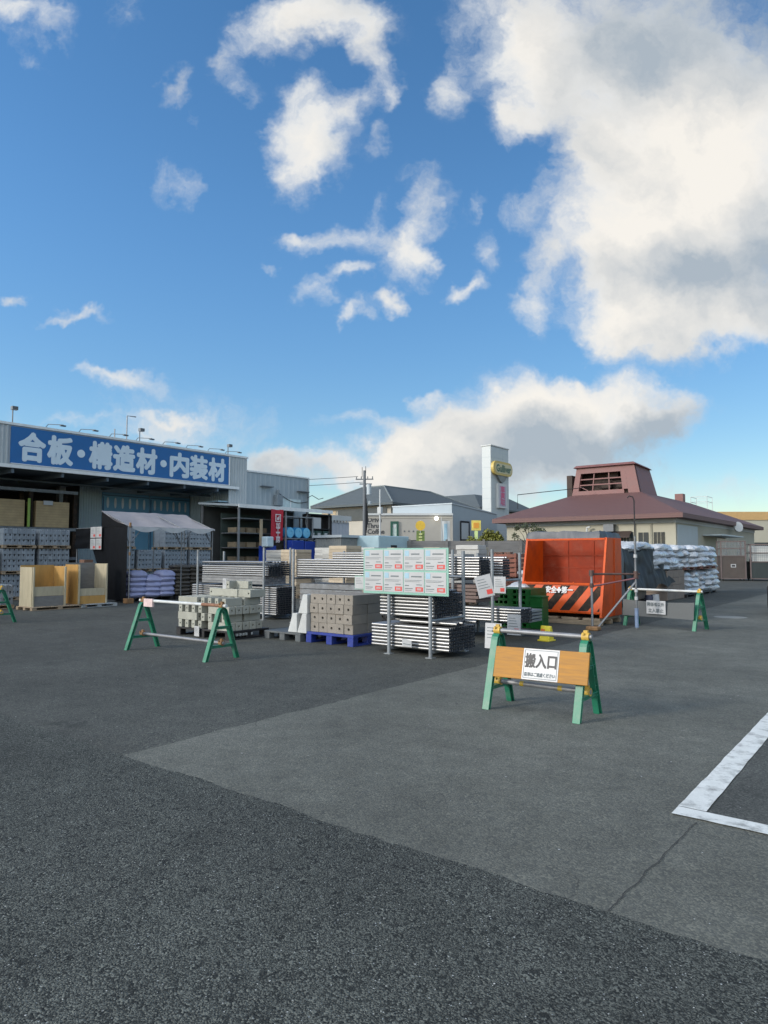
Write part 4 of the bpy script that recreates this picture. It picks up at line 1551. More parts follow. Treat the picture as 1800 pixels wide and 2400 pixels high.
def ribs(mb, axis, fixed, u0, u1, z0, z1, pitch, depth, sgn=1):
    """trapezoid-ribbed sheet standing on a wall: real folds, not a picture of them"""
    n = max(1, int((u1 - u0) / pitch))
    prof = []
    for i in range(n):
        s = u0 + (u1 - u0) * i / n
        q = (u1 - u0) / n
        prof += [(s, 0), (s + q * .5, 0), (s + q * .6, 1), (s + q * .9, 1)]
    prof.append((u1, 0))
    vs = []
    for z in (z0, z1):
        for s, k in prof:
            o = fixed + sgn * depth * k
            vs.append((o, s, z) if axis == 'x' else (s, o, z))
    m = len(prof)
    return mb.add(vs, [(i, i + 1, i + 1 + m, i + m) for i in range(m - 1)])


sb = thing('store_building', 'long grey building material store with a blue sign of white characters on its front', 'store', -28, 0, 0)
# local: x = b + 28, y = a
mb = MB()
mb.box(-24, -.03, -22, 24.0, 5.06, 6.70)
mb.build('upper_storey', m_clad, sb)
mb = MB()
ribs(mb, 'x', -.027, -22, 11.88, 5.12, 6.68, .17, .03)
ribs(mb, 'x', -.027, 22.80, 24.0, .02, 6.68, .17, .03)
mb.build('ribbed_front', m_clad, sb)
mb = MB()
mb.box(-24.1, .03, -22.1, 24.05, 6.701, 6.80)
mb.build('roof_edge', m_trim, sb)
mb = MB().box(-.02, .06, 11.95, 22.72, 5.19, 6.645)
sg = mb.build('sign_panel', m_sign, sb)
mb = MB()
mb.box(.0605, .075, 11.95, 22.72, 5.16, 5.19)
mb.box(-.02, .075, 22.725, 22.80, 5.16, 6.66)
mb.build('sign_frame', m_trim, sg)
# ten characters on the sign, heavier than a text face
chars = '合板・構造材・内装材'
wts = [1.10, 1.06, .62, 1.06, 1.06, 1.06, .62, 1.06, 1.06, 1.04]
tot = sum(wts)
y = 12.18
span = 22.52 - 12.18
m_outl = M('sign_letter_shadow', (0.05, 0.17, 0.42), .4)
for i, ch in enumerate(chars):
    w_ = span * wts[i] / tot
    if ch == '・':
        q = MB().tube([(.0605, y + w_ / 2, 5.88), (.072, y + w_ / 2, 5.88)], .17, 24)
        q.build('lettering', m_signtx, sg)
    else:
        lt = text('lettering', ch, 1.20, m_signtx, sg, (.062, y + w_ / 2, 5.90), facing='side', bold=.058, width=.99, layers=2)
    y += w_
mb = MB()
mb.box(-4.0, .10, -22, 23.3, 4.98, 5.055)
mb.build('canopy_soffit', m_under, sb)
mb = MB()
mb.box(.101, .16, -22, 23.35, 4.99, 5.13)
mb.build('canopy_edge', m_trim, sb)
mb = MB()
for k in range(22):
    yy = -20 + k * 2.0
    mb.box(-3.95, .05, yy, yy + .10, 4.80, 4.979)
mb.box(-2.1, -2.0, -22, 23.2, 4.72, 4.799)
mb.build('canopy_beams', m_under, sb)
mb = MB()
mb.box(-4.2, -4.03, 16.95, 23.3, 0, 4.975)
mb.build('rear_wall', m_recess, sb)
mb = MB()
ribs(mb, 'x', -4.028, 16.95, 18.02, 0, 4.97, .13, .03)
mb.build('ribbed_rear_wall', m_recess, sb)
for k, (y0, y1) in enumerate(((18.10, 20.72), (20.78, 23.28))):
    d = MB().box(-4.028, -3.95, y0, y1, .05, 4.72).build('sliding_door', m_door, sb, bevel=.01)
    mb = MB()
    for i in range(6):
        yy = y0 + .28 + i * (y1 - y0 - .5) / 5.2
        pts = []
        for q in range(16):
            an = 2 * math.pi * q / 16
            pts.append((yy + .065 * math.cos(an), 4.20 + .27 * math.sin(an)))
        mb.prism(pts, -3.9495, -3.93, 'x')
    mb.build('door_slots', m_trim, d)
    mb = MB()
    mb.box(-3.949, -3.93, y0 + .02, y1 - .02, 4.55, 4.60)
    mb.box(-3.949, -3.93, y0 + .02, y0 + .07, .1, 4.5)
    mb.build('door_rails', M('door_edge', (0.05, 0.13, 0.24), .5), d)
mb = MB()
mb.box(-4.0, -.031, 23.31, 23.99, .0, 5.05)
mb.build('end_pier', m_recess, sb)
mb = MB()
ribs(mb, 'y', 23.307, -3.9, -.03, .02, 4.96, .17, .03, -1)
mb.build('ribbed_end_wall', m_recess, sb)
mb = MB()
mb.box(-1.5, -.1, 22.2, 23.25, 4.30, 4.36)
mb.build('awning', M('pale_blue_sheet', (0.28, 0.42, 0.50), .4), sb)
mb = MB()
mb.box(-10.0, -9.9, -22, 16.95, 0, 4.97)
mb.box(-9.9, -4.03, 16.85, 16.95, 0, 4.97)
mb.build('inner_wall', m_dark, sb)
for yy in (-6, 1, 8, 15.6):
    MB().box(-3.6, -3.3, yy, yy + .3, 0, 4.78).build('column', m_steeldark, sb)
mb = MB()
mb.box(-24, -10.1, -22, 24, 0, 5.05)
mb.build('rear_hall', m_clad, sb)
# lamps along the sign and floods on the roof
for yy in (13.3, 14.7, 16.1, 17.4, 18.8, 20.1, 21.4, 22.5):
    mb = MB()
    mb.tube([(0.0, yy, 6.79), (.10, yy + .05, 6.92), (.75, yy + .35, 6.86)], .015, 6)
    mb.box(.68, .78, yy + .24, yy + .46, 6.80, 6.85)
    mb.build('sign_lamp', m_lamp, sb)
for yy, hh in ((12.1, .55), (17.75, .50), (22.9, .42)):
    mb = MB()
    mb.tube([(-.25, yy, 6.8), (-.25, yy, 6.8 + hh)], .025, 6)
    mb.box(-.20, -.02, yy - .11, yy + .11, 6.78 + hh, 6.92 + hh)
    mb.build('roof_floodlight', m_lamp, sb)
mb = MB()
mb.tube([(-.6, 17.3, 6.8), (-.6, 17.3, 8.0), (-.6, 17.75, 8.02)], .03, 6)
mb.tube([(-.6, 16.7, 6.8), (-.6, 16.7, 7.3)], .03, 6)
mb.build('roof_mast', m_galv, sb)
# annex
mb = MB()
mb.box(-24, -.03, 24.01, 28.65, 0, 6.02)
ax = mb.build('annex', m_clad2, sb)
mb = MB()
mb.box(-24.05, .03, 24.06, 28.7, 6.021, 6.10)
mb.build('annex_edge', m_trim, ax)
mb = MB()
ribs(mb, 'x', -.027, 24.07, 28.64, .02, 6.0, .35, .015)
mb.build('annex_cladding', m_clad2, ax)
mb = MB().box(-.025, .02, 26.4, 28.0, 4.15, 4.75)
wi = mb.build('window', M('pale_window', (0.42, 0.52, 0.55), .2), ax)
mb = MB()
mb.box(.0205, .035, 27.17, 27.23, 4.15, 4.75)
mb.build('mullion', m_trim, wi)
mb = MB()
mb.box(.0, .30, 25.9, 26.35, 4.3, 4.9)
mb.tube([(.15, 26.1, 4.9), (.15, 26.1, 5.2)], .09, 8)
mb.build('duct_box', M('duct_grey', (0.18, 0.21, 0.23), .6), ax, bevel=.02)
mb = MB()
mb.box(.0, .25, 24.9, 25.7, 5.28, 5.33)
mb.box(.0, .25, 27.7, 28.5, 5.2, 5.25)
mb.build('vent_hood', m_lamp, ax)
mb = MB()
mb.tube([(.05, 26.2 + i * .2, 5.05 - .28 * math.sin(i / 12 * 3.14) - .03 * i) for i in range(13)], .018, 6)
mb.tube([(.2, 28.4, 4.9), (.25, 28.7, 5.05), (.3, 29.2, 4.85), (.3, 29.6, 4.95)], .02, 6)
mb.build('cable', m_rub, ax)
mb = MB()
mb.tube([(.05, 28.6, 4.0), (.05, 28.6, 6.0)], .05, 8)
mb.build('downpipe', m_clad2, ax)

# plywood on heavy shelves under the canopy
m_plystack = layered('ply_edges', (0.36, 0.27, 0.15), (0.25, 0.18, 0.10), 2, 9.0, var=.2, duty=.86)
sr = thing('shelf_rack', 'dark steel shelving under the store canopy at the left edge', 'shelving', -29.6, 12.8, 0)
mb = MB()
for yy in (-5.4, -2.2, .62, 2.55):
    mb2 = MB()
    mb2.box(-.85, -.75, yy, yy + .16, 0, 4.4)
    mb2.box(.02, .12, yy, yy + .16, 0, 4.4)
    mb2.build('upright', m_stripe, sr)
for z in (2.62, 1.35, 4.25):
    MB().box(.121, .18, -5.4, 2.7, z, z + .13).build('shelf_beam', m_steeldark, sr)
    MB().box(-.84, .119, -5.4, 2.7, z + .08, z + .12).build('shelf_deck', m_steeldark, sr)
for k, (a0, a1, w_) in enumerate(((10.75, 13.25, 'left of the two tan stacks on the shelf'), (13.72, 15.16, 'right of the two tan stacks on the shelf'))):
    o = MB().box(-30.4, -29.5, a0, a1, 2.76, 3.88).build('plywood_stack', m_plystack, at=(0, 0, 0), bevel=.004)
    tag(o, 'plywood stack, %s under the canopy' % w_, 'plywood stack')
o = MB().box(-29.36, -29.33, 13.30, 13.40, 2.75, 3.95).build('lime_strip', M('lime_tape', (0.22, 0.33, 0.06), .6), at=(0, 0, 0))
tag(o, 'lime green upright strip between the two tan plywood stacks', 'strip')
o = MB().box(-29.46, -29.44, 14.0, 14.4, 3.72, 3.90).build('price_card', m_sheet, at=(0, 0, 0))
tag(o, 'small white card on the right tan plywood stack', 'price card')

# ------------------------------------------------------------------ lean-to workshop in front of the annex
ws = thing('workshop_shed', 'open lean-to workshop with thin grey roof against the annex', 'shed', -26.5, 24, 0)
mb = MB()
mb.prism([(-1.5, 4.08), (1.55, 3.86), (1.55, 3.96), (-1.5, 4.18)], -3.1, 3.35, 'y')
mb.build('roof', m_clad, ws)
mb = MB().box(1.551, 1.60, -3.12, 3.37, 3.80, 3.97)
mb.build('roof_edge', m_trim, ws)
for (x, yy) in ((1.45, -3.0), (1.45, .0), (1.45, 3.25), (-1.3, -3.0), (-1.3, 3.25), (1.45, 1.55)):
    MB().box(x - .04, x + .04, yy - .04, yy + .04, 0, 3.86 if x > 0 else 4.07).build('post', m_galv, ws)
MB().box(-1.45, -1.40, -3.0, 3.3, 0, 4.0).build('rear_panel', M('dark_panel', (0.055, 0.06, 0.06), .8), ws)
MB().box(.0, .05, -2.9, -.1, 1.0, 3.6).build('inner_panel', M('dark_green_panel', (0.03, 0.045, 0.04), .8), ws)
mb = MB()
for z in (1.2, 1.9, 2.6, 3.3):
    mb.box(.06, 1.2, -2.9, -.6, z, z + .05)
mb.build('shelves', m_steeldark, ws)
m_lumber = M('lumber', (0.18, 0.14, 0.09), .8, var=.3, rnd=.3)
for k in range(9):
    o = MB().box(-26.2, -25.6, 21.3 + (k % 3) * .7, 21.85 + (k % 3) * .7, 1.26 + (k // 3) * .7, 1.5 + (k // 3) * .7).build('lumber_bundle', m_lumber, at=(0, 0, 0))
    tag(o, 'dim lumber bundle on the shelves inside the lean-to workshop', 'lumber', 'lumber bundles in the workshop')
o = MB().box(-25.0, -24.95, 22.25, 22.40, 1.9, 3.3).build('timber_plank', M('bare_timber', (.38, .30, .2), .7), at=(0, 0, 0))
tag(o, 'pale timber plank standing left of the red banner', 'plank')
m_banner = M('banner_red', (0.42, 0.014, 0.03), .6, var=.1, vs=2)
bn = thing('red_banner', 'tall red banner with white characters hanging from the workshop roof', 'banner', -24.88, 23.27, 0)
mb = MB().grid(lambda u, v: (.03 * math.sin(u * 5 + v * 2), -.41 + .82 * u, 2.30 + 1.52 * v), 10, 12)
mb.build('cloth', m_banner, bn, smooth=True, solid=.008)
m_bw = M('banner_white', (.62, .55, .56), .6)
mb = MB()
for (y0, y1, z0, z1) in ((-.16, .20, 3.54, 3.59), (-.16, .20, 3.20, 3.25), (-.16, -.11, 3.25, 3.54), (.15, .20, 3.25, 3.54)):
    mb.box(.055, .062, y0, y1, z0, z1)
mb.tube([(.055, .02, 3.36), (.062, .02, 3.36)], .08, 10)
mb.box(.055, .062, .05, .11, 3.36, 3.50)
mb.build('emblem', m_bw, bn)
for k, ch in enumerate('加工工房'):
    text('lettering', ch, .30, m_bw, bn, (.05, .02, 3.03 - k * .235), facing='side', bold=.010, width=.27)
# blue drums lying on a blue base, and dark shelves at the right end
m_drum = M('blue_drum', (0.03, 0.22, 0.46), .4, var=.15, vs=4)
m_drumend = M('blue_drum_lid', (0.13, 0.42, 0.62), .4, var=.15, vs=6, dirt=.3, dirtc=(.3, .5, .6))
rr_ = thing('drum_rack', 'steel frame holding three blue drums right of the red banner', 'rack', -24.9, 24.7, 0)
mb = MB()
for yy in (-.95, .95):
    for x in (-.8, .15):
        mb.box(x - .03, x + .03, yy - .03, yy + .03, 0, 3.55)
for z in (2.40, 3.50):
    for x in (-.8, .15):
        mb.box(x - .025, x + .025, -.92, .92, z - .025, z + .025)
    for yy in (-.95, .95):
        mb.box(-.77, .12, yy - .02, yy + .02, z - .02, z + .02)
mb.build('frame', m_galv, rr_)
for k in range(3):
    t = thing('blue_drum', 'blue drum lying on its side, %s of three on the frame' % ('left', 'middle', 'right')[k], 'drum', -25.25, 24.12 + k * .58, 2.70, group='blue drums by the banner')
    mb = MB().tube([(-.42, 0, 0), (.42, 0, 0)], .275, 20)
    for x in (-.15, .15):
        mb.tube([(x - .02, 0, 0), (x + .02, 0, 0)], .288, 20)
    mb.build('body', m_drum, t, smooth=True)
    mb = MB().tube([(.421, 0, 0), (.45, 0, 0)], .25, 20)
    mb.tube([(.45, .08, .1), (.48, .08, .1)], .05, 8)
    mb.build('lid', m_drumend, t, smooth=True)
m_bluebox = M('deep_blue_box', (0.01, 0.04, 0.28), .5, var=.2, vs=3)
for k, (a0, a1, zz) in enumerate(((23.85, 24.7, 2.30), (24.76, 25.5, 2.26), (22.2, 22.8, 2.02))):
    o = MB().box(-25.0, -24.4, a0, a1, 1.2, zz).build('blue_crate', m_bluebox, at=(0, 0, 0), bevel=.02)
    tag(o, 'deep blue plastic crate, %s under the workshop roof' % ('left of two below the drums', 'right of two below the drums', 'single one left of the red banner')[k], 'crate')
o = MB().box(-24.6, -24.2, 22.0, 22.45, 1.95, 2.45).build('pail', M('pale_blue_pail', (.45, .55, .6), .5), at=(0, 0, 0), bevel=.04)
tag(o, 'pale blue container left of the red banner', 'container')
cb = thing('dark_cabinet', 'black framed stock shelf with white labels at the right end of the workshop', 'shelf', -24.95, 26.45, 0)
mb = MB()
mb.box(-.5, -.45, -.85, .85, 2.42, 3.72)
mb.box(-.449, .05, -.85, -.80, 2.42, 3.72)
mb.box(-.449, .05, .80, .85, 2.42, 3.72)
mb.box(-.449, .05, -.799, .799, 2.36, 2.44)
mb.box(-.449, .05, -.799, .799, 3.68, 3.74)
mb.box(-.449, .03, -.799, .799, 2.93, 2.97)
mb.build('carcass', m_rub, cb)
for yy in (-.8, -.1, .8):
    MB().box(-.45, -.37, yy - .04, yy + .04, .0, 2.35).build('leg', m_rub, cb)
MB().box(-.02, .0, -.52, .05, 2.95, 3.55).build('paper_notice', m_sheet, cb)
for k, yy in enumerate((-.62, -.15, .38)):
    q = MB().box(-.35, .04, yy - .2, yy + .22, 2.445, 2.85).build('stock_box', M('dark_green_box', (.02, .05, .045), .6), cb, bevel=.01)
    MB().box(.041, .046, yy - .1, yy + .12, 2.54, 2.74).build('box_label', m_sheet, q)
mb = MB()
for i in range(5):
    mb.tube([(-.1, -.95 - .05 * math.sin(t * .6), 3.6 - t * .09 - i * .02) for t in range(9)], .015, 6)
mb.build('hanging_cords', m_palepl, cb)
m_sack2 = M('pale_sack', (.32, .32, .31), .7, var=.2, vs=8, bump=.5, bs=20)
pr = [sack(.5, .6, .2, 60 + s, .03).build('pale_sack', m_sack2, smooth=True) for s in range(2)]
sacks(pr, 'pale sack piled under the black stock shelf', 'pale sacks under the stock shelf', [(-24.9, 25.85 + (i % 2) * .68, 1.3 + (i // 2) * .17, 0, '') for i in range(10)])
done(*pr)
o = MB().box(-25.3, -24.5, 25.5, 27.2, 0, 1.2).build('sack_plinth', m_conc, at=(0, 0, 0))
tag(o, 'grey concrete plinth under the pale sacks', 'plinth')
# ------------------------------------------------------------------ beyond the yard
m_tile = layered('grey_roof_tiles', (0.085, 0.10, 0.105), (0.05, 0.06, 0.065), 2, 5.0, var=.15, duty=.8)
m_plaster = M('plaster', (0.40, 0.37, 0.31), .85, var=.08, vs=1)
m_beige = M('beige_wall', (0.36, 0.34, 0.30), .85, var=.06, vs=.8, dirt=.2, dirtc=(.3, .29, .27))
m_cream = M('cream_wall', (0.37, 0.35, 0.275), .85, var=.08, vs=1, dirt=.25, dirtc=(.32, .29, .22))
m_whitew = M('white_wall', (0.50, 0.51, 0.50), .8, var=.08, vs=1, dirt=.25, dirtc=(.33, .33, .32))
m_glass = M('dark_glass', (0.03, 0.038, 0.045), .12, var=.2, vs=1)
m_redroof = layered('red_brown_roof', (0.128, 0.064, 0.057), (0.094, 0.047, 0.042), 2, 7.5, rough=.65, var=.16, duty=.80)
m_redtrim = M('red_brown_trim', (0.17, 0.075, 0.068), .6, var=.12, vs=2)
m_wood_dk = M('dark_timber', (0.045, 0.030, 0.024), .8)

# grey hip-roofed house
hp = thing('hip_roof_house', 'distant grey tiled house with a broad hipped roof behind the cafe', 'house', -48, 62, 0)


def hip(name, x0, x1, y0, y1, z, tx0, tx1, ty0, ty1, tz, mat, parent, th=.22):
    mb = MB()
    vs = [(x0, y0, z), (x1, y0, z), (x1, y1, z), (x0, y1, z), (tx0, ty0, tz), (tx1, ty0, tz), (tx1, ty1, tz), (tx0, ty1, tz),
          (x0, y0, z - th), (x1, y0, z - th), (x1, y1, z - th), (x0, y1, z - th)]
    mb.add(vs, [(0, 1, 5, 4), (1, 2, 6, 5), (2, 3, 7, 6), (3, 0, 4, 7), (4, 5, 6, 7), (0, 8, 9, 1), (1, 9, 10, 2), (2, 10, 11, 3), (3, 11, 8, 0), (8, 11, 10, 9)])
    return mb.build(name, mat, parent)


rf = hip('roof', -6.1, 5.6, -6.3, 13, 7.05, -2.6, .6, -1.3, 8.0, 9.4, m_tile, hp)
mb = MB()
for p_, q_ in (((5.6, -6.3, 7.07), (.6, -1.3, 9.42)), ((-6.1, -6.3, 7.07), (-2.6, -1.3, 9.42)), ((5.6, 13, 7.07), (.6, 8, 9.42)), ((-2.6, -1.3, 9.42), (.6, -1.3, 9.42)), ((.6, -1.3, 9.42), (.6, 8, 9.42))):
    mb.tube([p_, q_], .09, 8)
mb.build('ridge_tiles', M('ridge_grey', (.16, .18, .18), .7), rf)
hip('lower_roof', -8.0, 4.6, 13.2, 31, 7.7, -5, 1.6, 17, 27, 9.7, m_tile, hp)
MB().box(-5.2, 4.7, -5.4, 12, 0, 6.82).build('wall', m_plaster, hp)
MB().box(-7.0, 3.8, 14.2, 30, 0, 7.4).build('lower_wall', m_plaster, hp)
for (y0, y1) in ((-4.8, 1.0), (1.6, 6.4), (7, 11.5)):
    w_ = MB().box(4.701, 4.76, y0, y1, 5.3, 6.55).build('window', m_glass, hp)
    mb = MB()
    k = 0
    yy = y0 + .2
    while yy < y1 - .3 and y0 > 0:
        mb.box(4.761, 4.775, yy, yy + .55, 5.3, 6.35)
        yy += .75
    if mb.v:
        mb.build('blind', m_whitew, w_)
w_ = MB().box(-4.9, -3.0, -5.46, -5.401, 5.5, 6.5).build('window', M('tan_shutter', (.45, .36, .24), .8), hp)
w_ = MB().box(-2.7, 4.2, -5.46, -5.401, 5.3, 6.6).build('window', m_glass, hp)

# cafe building with parapet
cf = thing('cafe_building', 'low beige cafe with pale parapet and a dark green framed sign, behind the yard', 'cafe', -32, 44.4, 0, rz=GRID)
cf.location = (2.0, 55, 0)
MB().box(-3.45, 3.55, 0, 9, 0, 4.78).build('wall', m_beige, cf)
mb = MB()
mb.box(-3.55, 3.56, -.10, 9.1, 4.781, 4.95)
mb.build('parapet_cap', m_whitew, cf)
mb = MB()
mb.box(-3.5, 3.56, -.03, -.002, 4.55, 4.62)
mb.build('cornice', m_plaster, cf)
for ln, (s, z, x) in enumerate((('Drive', 4.42, -2.75), ('Thru', 3.95, -2.9), ('Coffee', 3.48, -2.65))):
    tx = text('lettering', s, .52, M('charcoal_letters', (.06, .06, .06), .6), cf, (x, -.006, z), bold=.02, width=(1.1, .9, 1.35)[ln])
g_ = MB()
for (x0, x1, z0, z1) in ((-1.48, -1.30, 3.1, 4.3), (-.98, -.82, 3.1, 4.3), (-1.3, -.98, 4.12, 4.3)):
    g_.box(x0, x1, -.12, -.002, z0, z1)
g_.build('sign_frame', M('cafe_green', (.01, .075, .05), .4), cf)
g_ = MB()
g_.box(-1.299, -.981, -.06, -.003, 3.1, 4.119)
pl_ = g_.build('sign_panel', M('pale_green_panel', (.45, .55, .50), .5), cf)
g_ = MB().tube([(-1.14, -.075, 3.88), (-1.14, -.061, 3.88)], .13, 16)
g_.build('round_emblem', m_whitew, pl_)
g_ = MB()
for k in range(4):
    g_.tube([(-.35 + k * .36, -.02, 3.50), (-.35 + k * .36, -.002, 3.50)], .07, 10)
g_.build('wall_studs', m_lamp, cf)
MB().box(-.55, 1.0, -.04, -.002, 2.55, 2.78).build('window', m_glass, cf)
MB().box(1.1, 3.2, -.04, -.002, .2, 1.6).build('window', m_glass, cf)
lp_ = MB()
lp_.tube([(2.2, -.002, 4.60), (2.2, -.3, 4.60)], .03, 6)
lm = lp_.build('lamp_arm', m_lamp, cf)
m_lit = bpy.data.materials.new('lit_globe')
m_lit.use_nodes = True
e_ = m_lit.node_tree.nodes['Principled BSDF']
e_.inputs['Base Color'].default_value = (.9, .85, .7, 1)
e_.inputs['Emission Color'].default_value = (1, .93, .78, 1)
e_.inputs['Emission Strength'].default_value = 1.6
lg = MB()
lg.grid(lambda u, v: (2.2 + .17 * math.cos(u * 6.2832) * math.sin(v * 3.1416), -.36 + .17 * math.sin(u * 6.2832) * math.sin(v * 3.1416), 4.52 + .17 * math.cos(v * 3.1416)), 16, 10)
lg.build('lamp_globe', m_lit, lm, smooth=True)

# grey block with sloping parapet right of the cafe
gb = thing('grey_block', 'taller plain grey block with sloping parapet adjoining the cafe', 'building', -29.6, 46.8, 0)
mb = MB().prism([(0, 0), (7.5, 0), (7.5, 5.2), (0, 5.7)], -6, 0, 'x')
mb.build('wall', m_clad2, gb)
mb = MB().prism([(-.05, 5.705), (7.55, 5.205), (7.55, 5.30), (-.05, 5.80)], -6.05, .06, 'x')
mb.build('parapet_cap', m_clad, gb)
d_ = MB().box(.001, .04, 1.3, 2.5, 0, 4.3).build('door_bay', m_glass, gb)
mb = MB()
mb.box(.041, .10, 1.2, 1.3, 0, 4.4)
mb.box(.041, .10, 2.5, 2.62, 0, 4.4)
mb.box(.041, .10, 1.301, 2.499, 4.3, 4.4)
mb.build('door_frame', m_rub, d_)
MB().box(.041, .07, 1.32, 2.48, 2.9, 4.25).build('door_light', m_clad, d_)

# tall pylon sign
py_ = thing('pylon_sign', 'tall pale grey pylon sign with a yellow oval emblem', 'sign', -31.95, 57.53, 0)
m_pyl = M('pylon_panel', (0.40, 0.43, 0.43), .45, var=.05, vs=1)
MB().box(-1.0, 0, 0, 3.6, 0, 12.1).build('tower', m_pyl, py_, bevel=.04)
mb = MB()
for z in range(1, 12):
    mb.box(-1.005, .005, -.005, 3.605, z + .0, z + .02)
mb.box(-1.006, .006, 2.35, 2.365, 5, 12)
mb.build('panel_joints', M('joint_grey', (.30, .36, .38), .6), py_)
mb = MB().box(-1.06, .06, -.06, 3.66, 12.101, 12.2)
mb.build('cap', m_whitew, py_)
m_yelsign = M('sign_yellow', (0.46, 0.34, 0.09), .5, var=.12, vs=2)
m_yelpale = M('sign_yellow_pale', (0.46, 0.42, 0.25), .5, var=.05)


def stadium(y0, y1, zc, r, n=10):
    pts = [(y1 - r + r * math.cos(R(t)), zc + r * math.sin(R(t))) for t in range(-90, 91, 18)]
    return pts + [(y0 + r + r * math.cos(R(t)), zc + r * math.sin(R(t))) for t in range(90, 271, 18)]


mb = MB().prism(stadium(-.05, 3.85, 10.0, .68), .001, .30, 'x')
em = mb.build('oval_emblem', m_yelsign, py_)
mb = MB().prism(stadium(.3, 3.7, 10.0, .47), .301, .315, 'x')
mb.build('oval_face', m_yelpale, em)
text('lettering', 'Gulliver', .95, M('sign_green', (.03, .09, .05), .5), em, (.318, 2.0, 10.0), facing='side', bold=.035, width=2.9)
mb = MB().prism([(.8, 9.40), (2.9, 9.40), (2.4, 8.85), (1.85, 8.60), (1.3, 8.85)], .001, .24, 'x')
mb.build('emblem_tail', M('tail_grey', (.16, .17, .16), .5, var=.3, vs=3), py_)
mb = MB().prism(stadium(-1.3, .1, 10.0, .68), -1.25, -1.001, 'x') if False else MB().tube([(-1.30, 1.8, 10.0), (-1.001, 1.8, 10.0)], .7, 18)
mb.build('rear_emblem', m_yelsign, py_)
mb = MB().box(.001, .22, 1.0, 2.75, 6.15, 8.55)
vp_ = mb.build('vertical_panel', m_whitew, py_)
mb = MB().box(.2205, .226, 1.25, 2.55, 6.35, 8.30)
mb.build('panel_tint', M('lilac_panel', (.36, .30, .38), .5), vp_)
for k, ch in enumerate('車買取'):
    text('lettering', ch, .66, M('sign_crimson', (.50, .07, .16), .5), vp_, (.227, 1.9, 7.98 - k * .63), facing='side', bold=.02, width=.85)

# brown-roofed restaurant
rs = thing('restaurant', 'cream restaurant with broad red brown hipped roof and louvred roof turret', 'restaurant', -18.6, 46, 0)
rr2 = hip('roof', -6.9, 6.85, 0, 29, 4.30, -3.4, 2.1, 7.0, 21, 6.4, m_redroof, rs, th=.30)
mb = MB()
mb.box(-6.2, 6.2, .9, 28.2, 3.72, 3.99)
mb.build('fascia', m_whitew, rs)
MB().box(-6.15, 6.15, .95, 28.1, 0, 3.715).build('wall', m_cream, rs)
MB().box(-6.17, 1.8, .925, .949, 2.55, 2.70).build('wall_band', m_wood_dk, rs)
MB().box(-6.16, 1.8, .93, .949, 0, 2.549).build('lower_wall', m_whitew, rs)
for (x0, x1, z0, z1) in ((2.3, 3.4, 1.9, 3.15), (3.75, 4.4, 1.9, 3.1), (4.75, 5.45, 1.9, 3.1)):
    w_ = MB().box(x0, x1, .90, .949, z0, z1).build('window', m_glass, rs)
    mb = MB()
    n_ = max(2, int((x1 - x0) / .22))
    for k in range(1, n_):
        mb.box(x0 + (x1 - x0) * k / n_ - .012, x0 + (x1 - x0) * k / n_ + .012, .89, .899, z0, z1)
    mb.build('window_bars', m_cream, w_)
mb = MB()
for x in (3.55, 4.55, 4.62):
    mb.tube([(x, .88, 1.5), (x, .88, 3.7)], .03, 6)
mb.build('downpipe', m_cream, rs)
mb = MB()
mb.prism([(.35, 2.75), (.92, 3.15), (.92, 3.22), (.35, 2.82)], .6, 3.3, 'x')
mb.build('awning', m_wood_dk, rs)
mb = MB()
mb.tube([(.2, .85, 2.5), (.3, .6, 3.5), (.55, .55, 3.55)], .07, 8)
mb.build('vent_pipe', m_whitew, rs)
MB().box(1.5, 2.2, .5, .93, 3.2, 3.7).build('wall_unit', m_lamp, rs)
# the long right side
mb = MB()
mb.box(6.151, 6.2, 1.2, 6.4, 0, 3.6)
mb.build('side_panel', m_clad, rs)
mb = MB()
mb.prism([(7.0, 3.45), (15.0, 3.1), (15.0, 3.18), (7.0, 3.85)], 6.151, 7.3, 'y') if False else mb.box(6.151, 7.5, 8.0, 15.5, 3.0, 3.10)
mb.build('side_awning', M('pale_grey_sheet', (.40, .46, .48), .5), rs)
for (y0, y1) in ((12.2, 16), (20, 23)):
    MB().box(6.151, 6.19, y0, y1, 1.0, 2.9).build('window', M('blue_glass', (.10, .16, .20), .2), rs)
mb = MB()
mb.tube([(6.9, 16.5, 3.9), (7.0, 16.42, 3.92)], .42, 18)
mb.build('dish', m_whitew, rs)
# turret
tb = [(-3.5, 7.0), (2.1, 7.0), (2.1, 11.6), (-3.5, 11.6)]
tt_ = [(-3.05, 7.2), (1.55, 7.2), (1.55, 11.0), (-3.05, 11.0)]
tr = MB()
z0, z1 = 5.9, 8.62
vs = [(x, y, z0) for x, y in tb] + [(x, y, z1) for x, y in tt_]
tr.add(vs, [(1, 2, 6, 5), (2, 3, 7, 6), (3, 0, 4, 7)])
turret = tr.build('turret', m_redtrim, rs, solid=.06)
mb = MB()
mb.add([(-3.25, 6.95, 8.62), (1.75, 6.95, 8.62), (1.75, 11.15, 8.50), (-3.25, 11.15, 8.50), (-3.1, 7.2, 8.82), (1.5, 7.2, 8.82), (1.5, 10.9, 8.7), (-3.1, 10.9, 8.7)],
       [(0, 1, 2, 3), (4, 7, 6, 5), (0, 4, 5, 1), (1, 5, 6, 2), (2, 6, 7, 3), (3, 7, 4, 0)])
mb.build('turret_cap', m_redtrim, turret)
fz = lambda z: 7.0 + .2 * (z - 5.9) / 2.72            # the front leans back a little
xl = lambda z: -3.5 + .45 * (z - 5.9) / 2.72
xr = lambda z: 2.1 - .55 * (z - 5.9) / 2.72


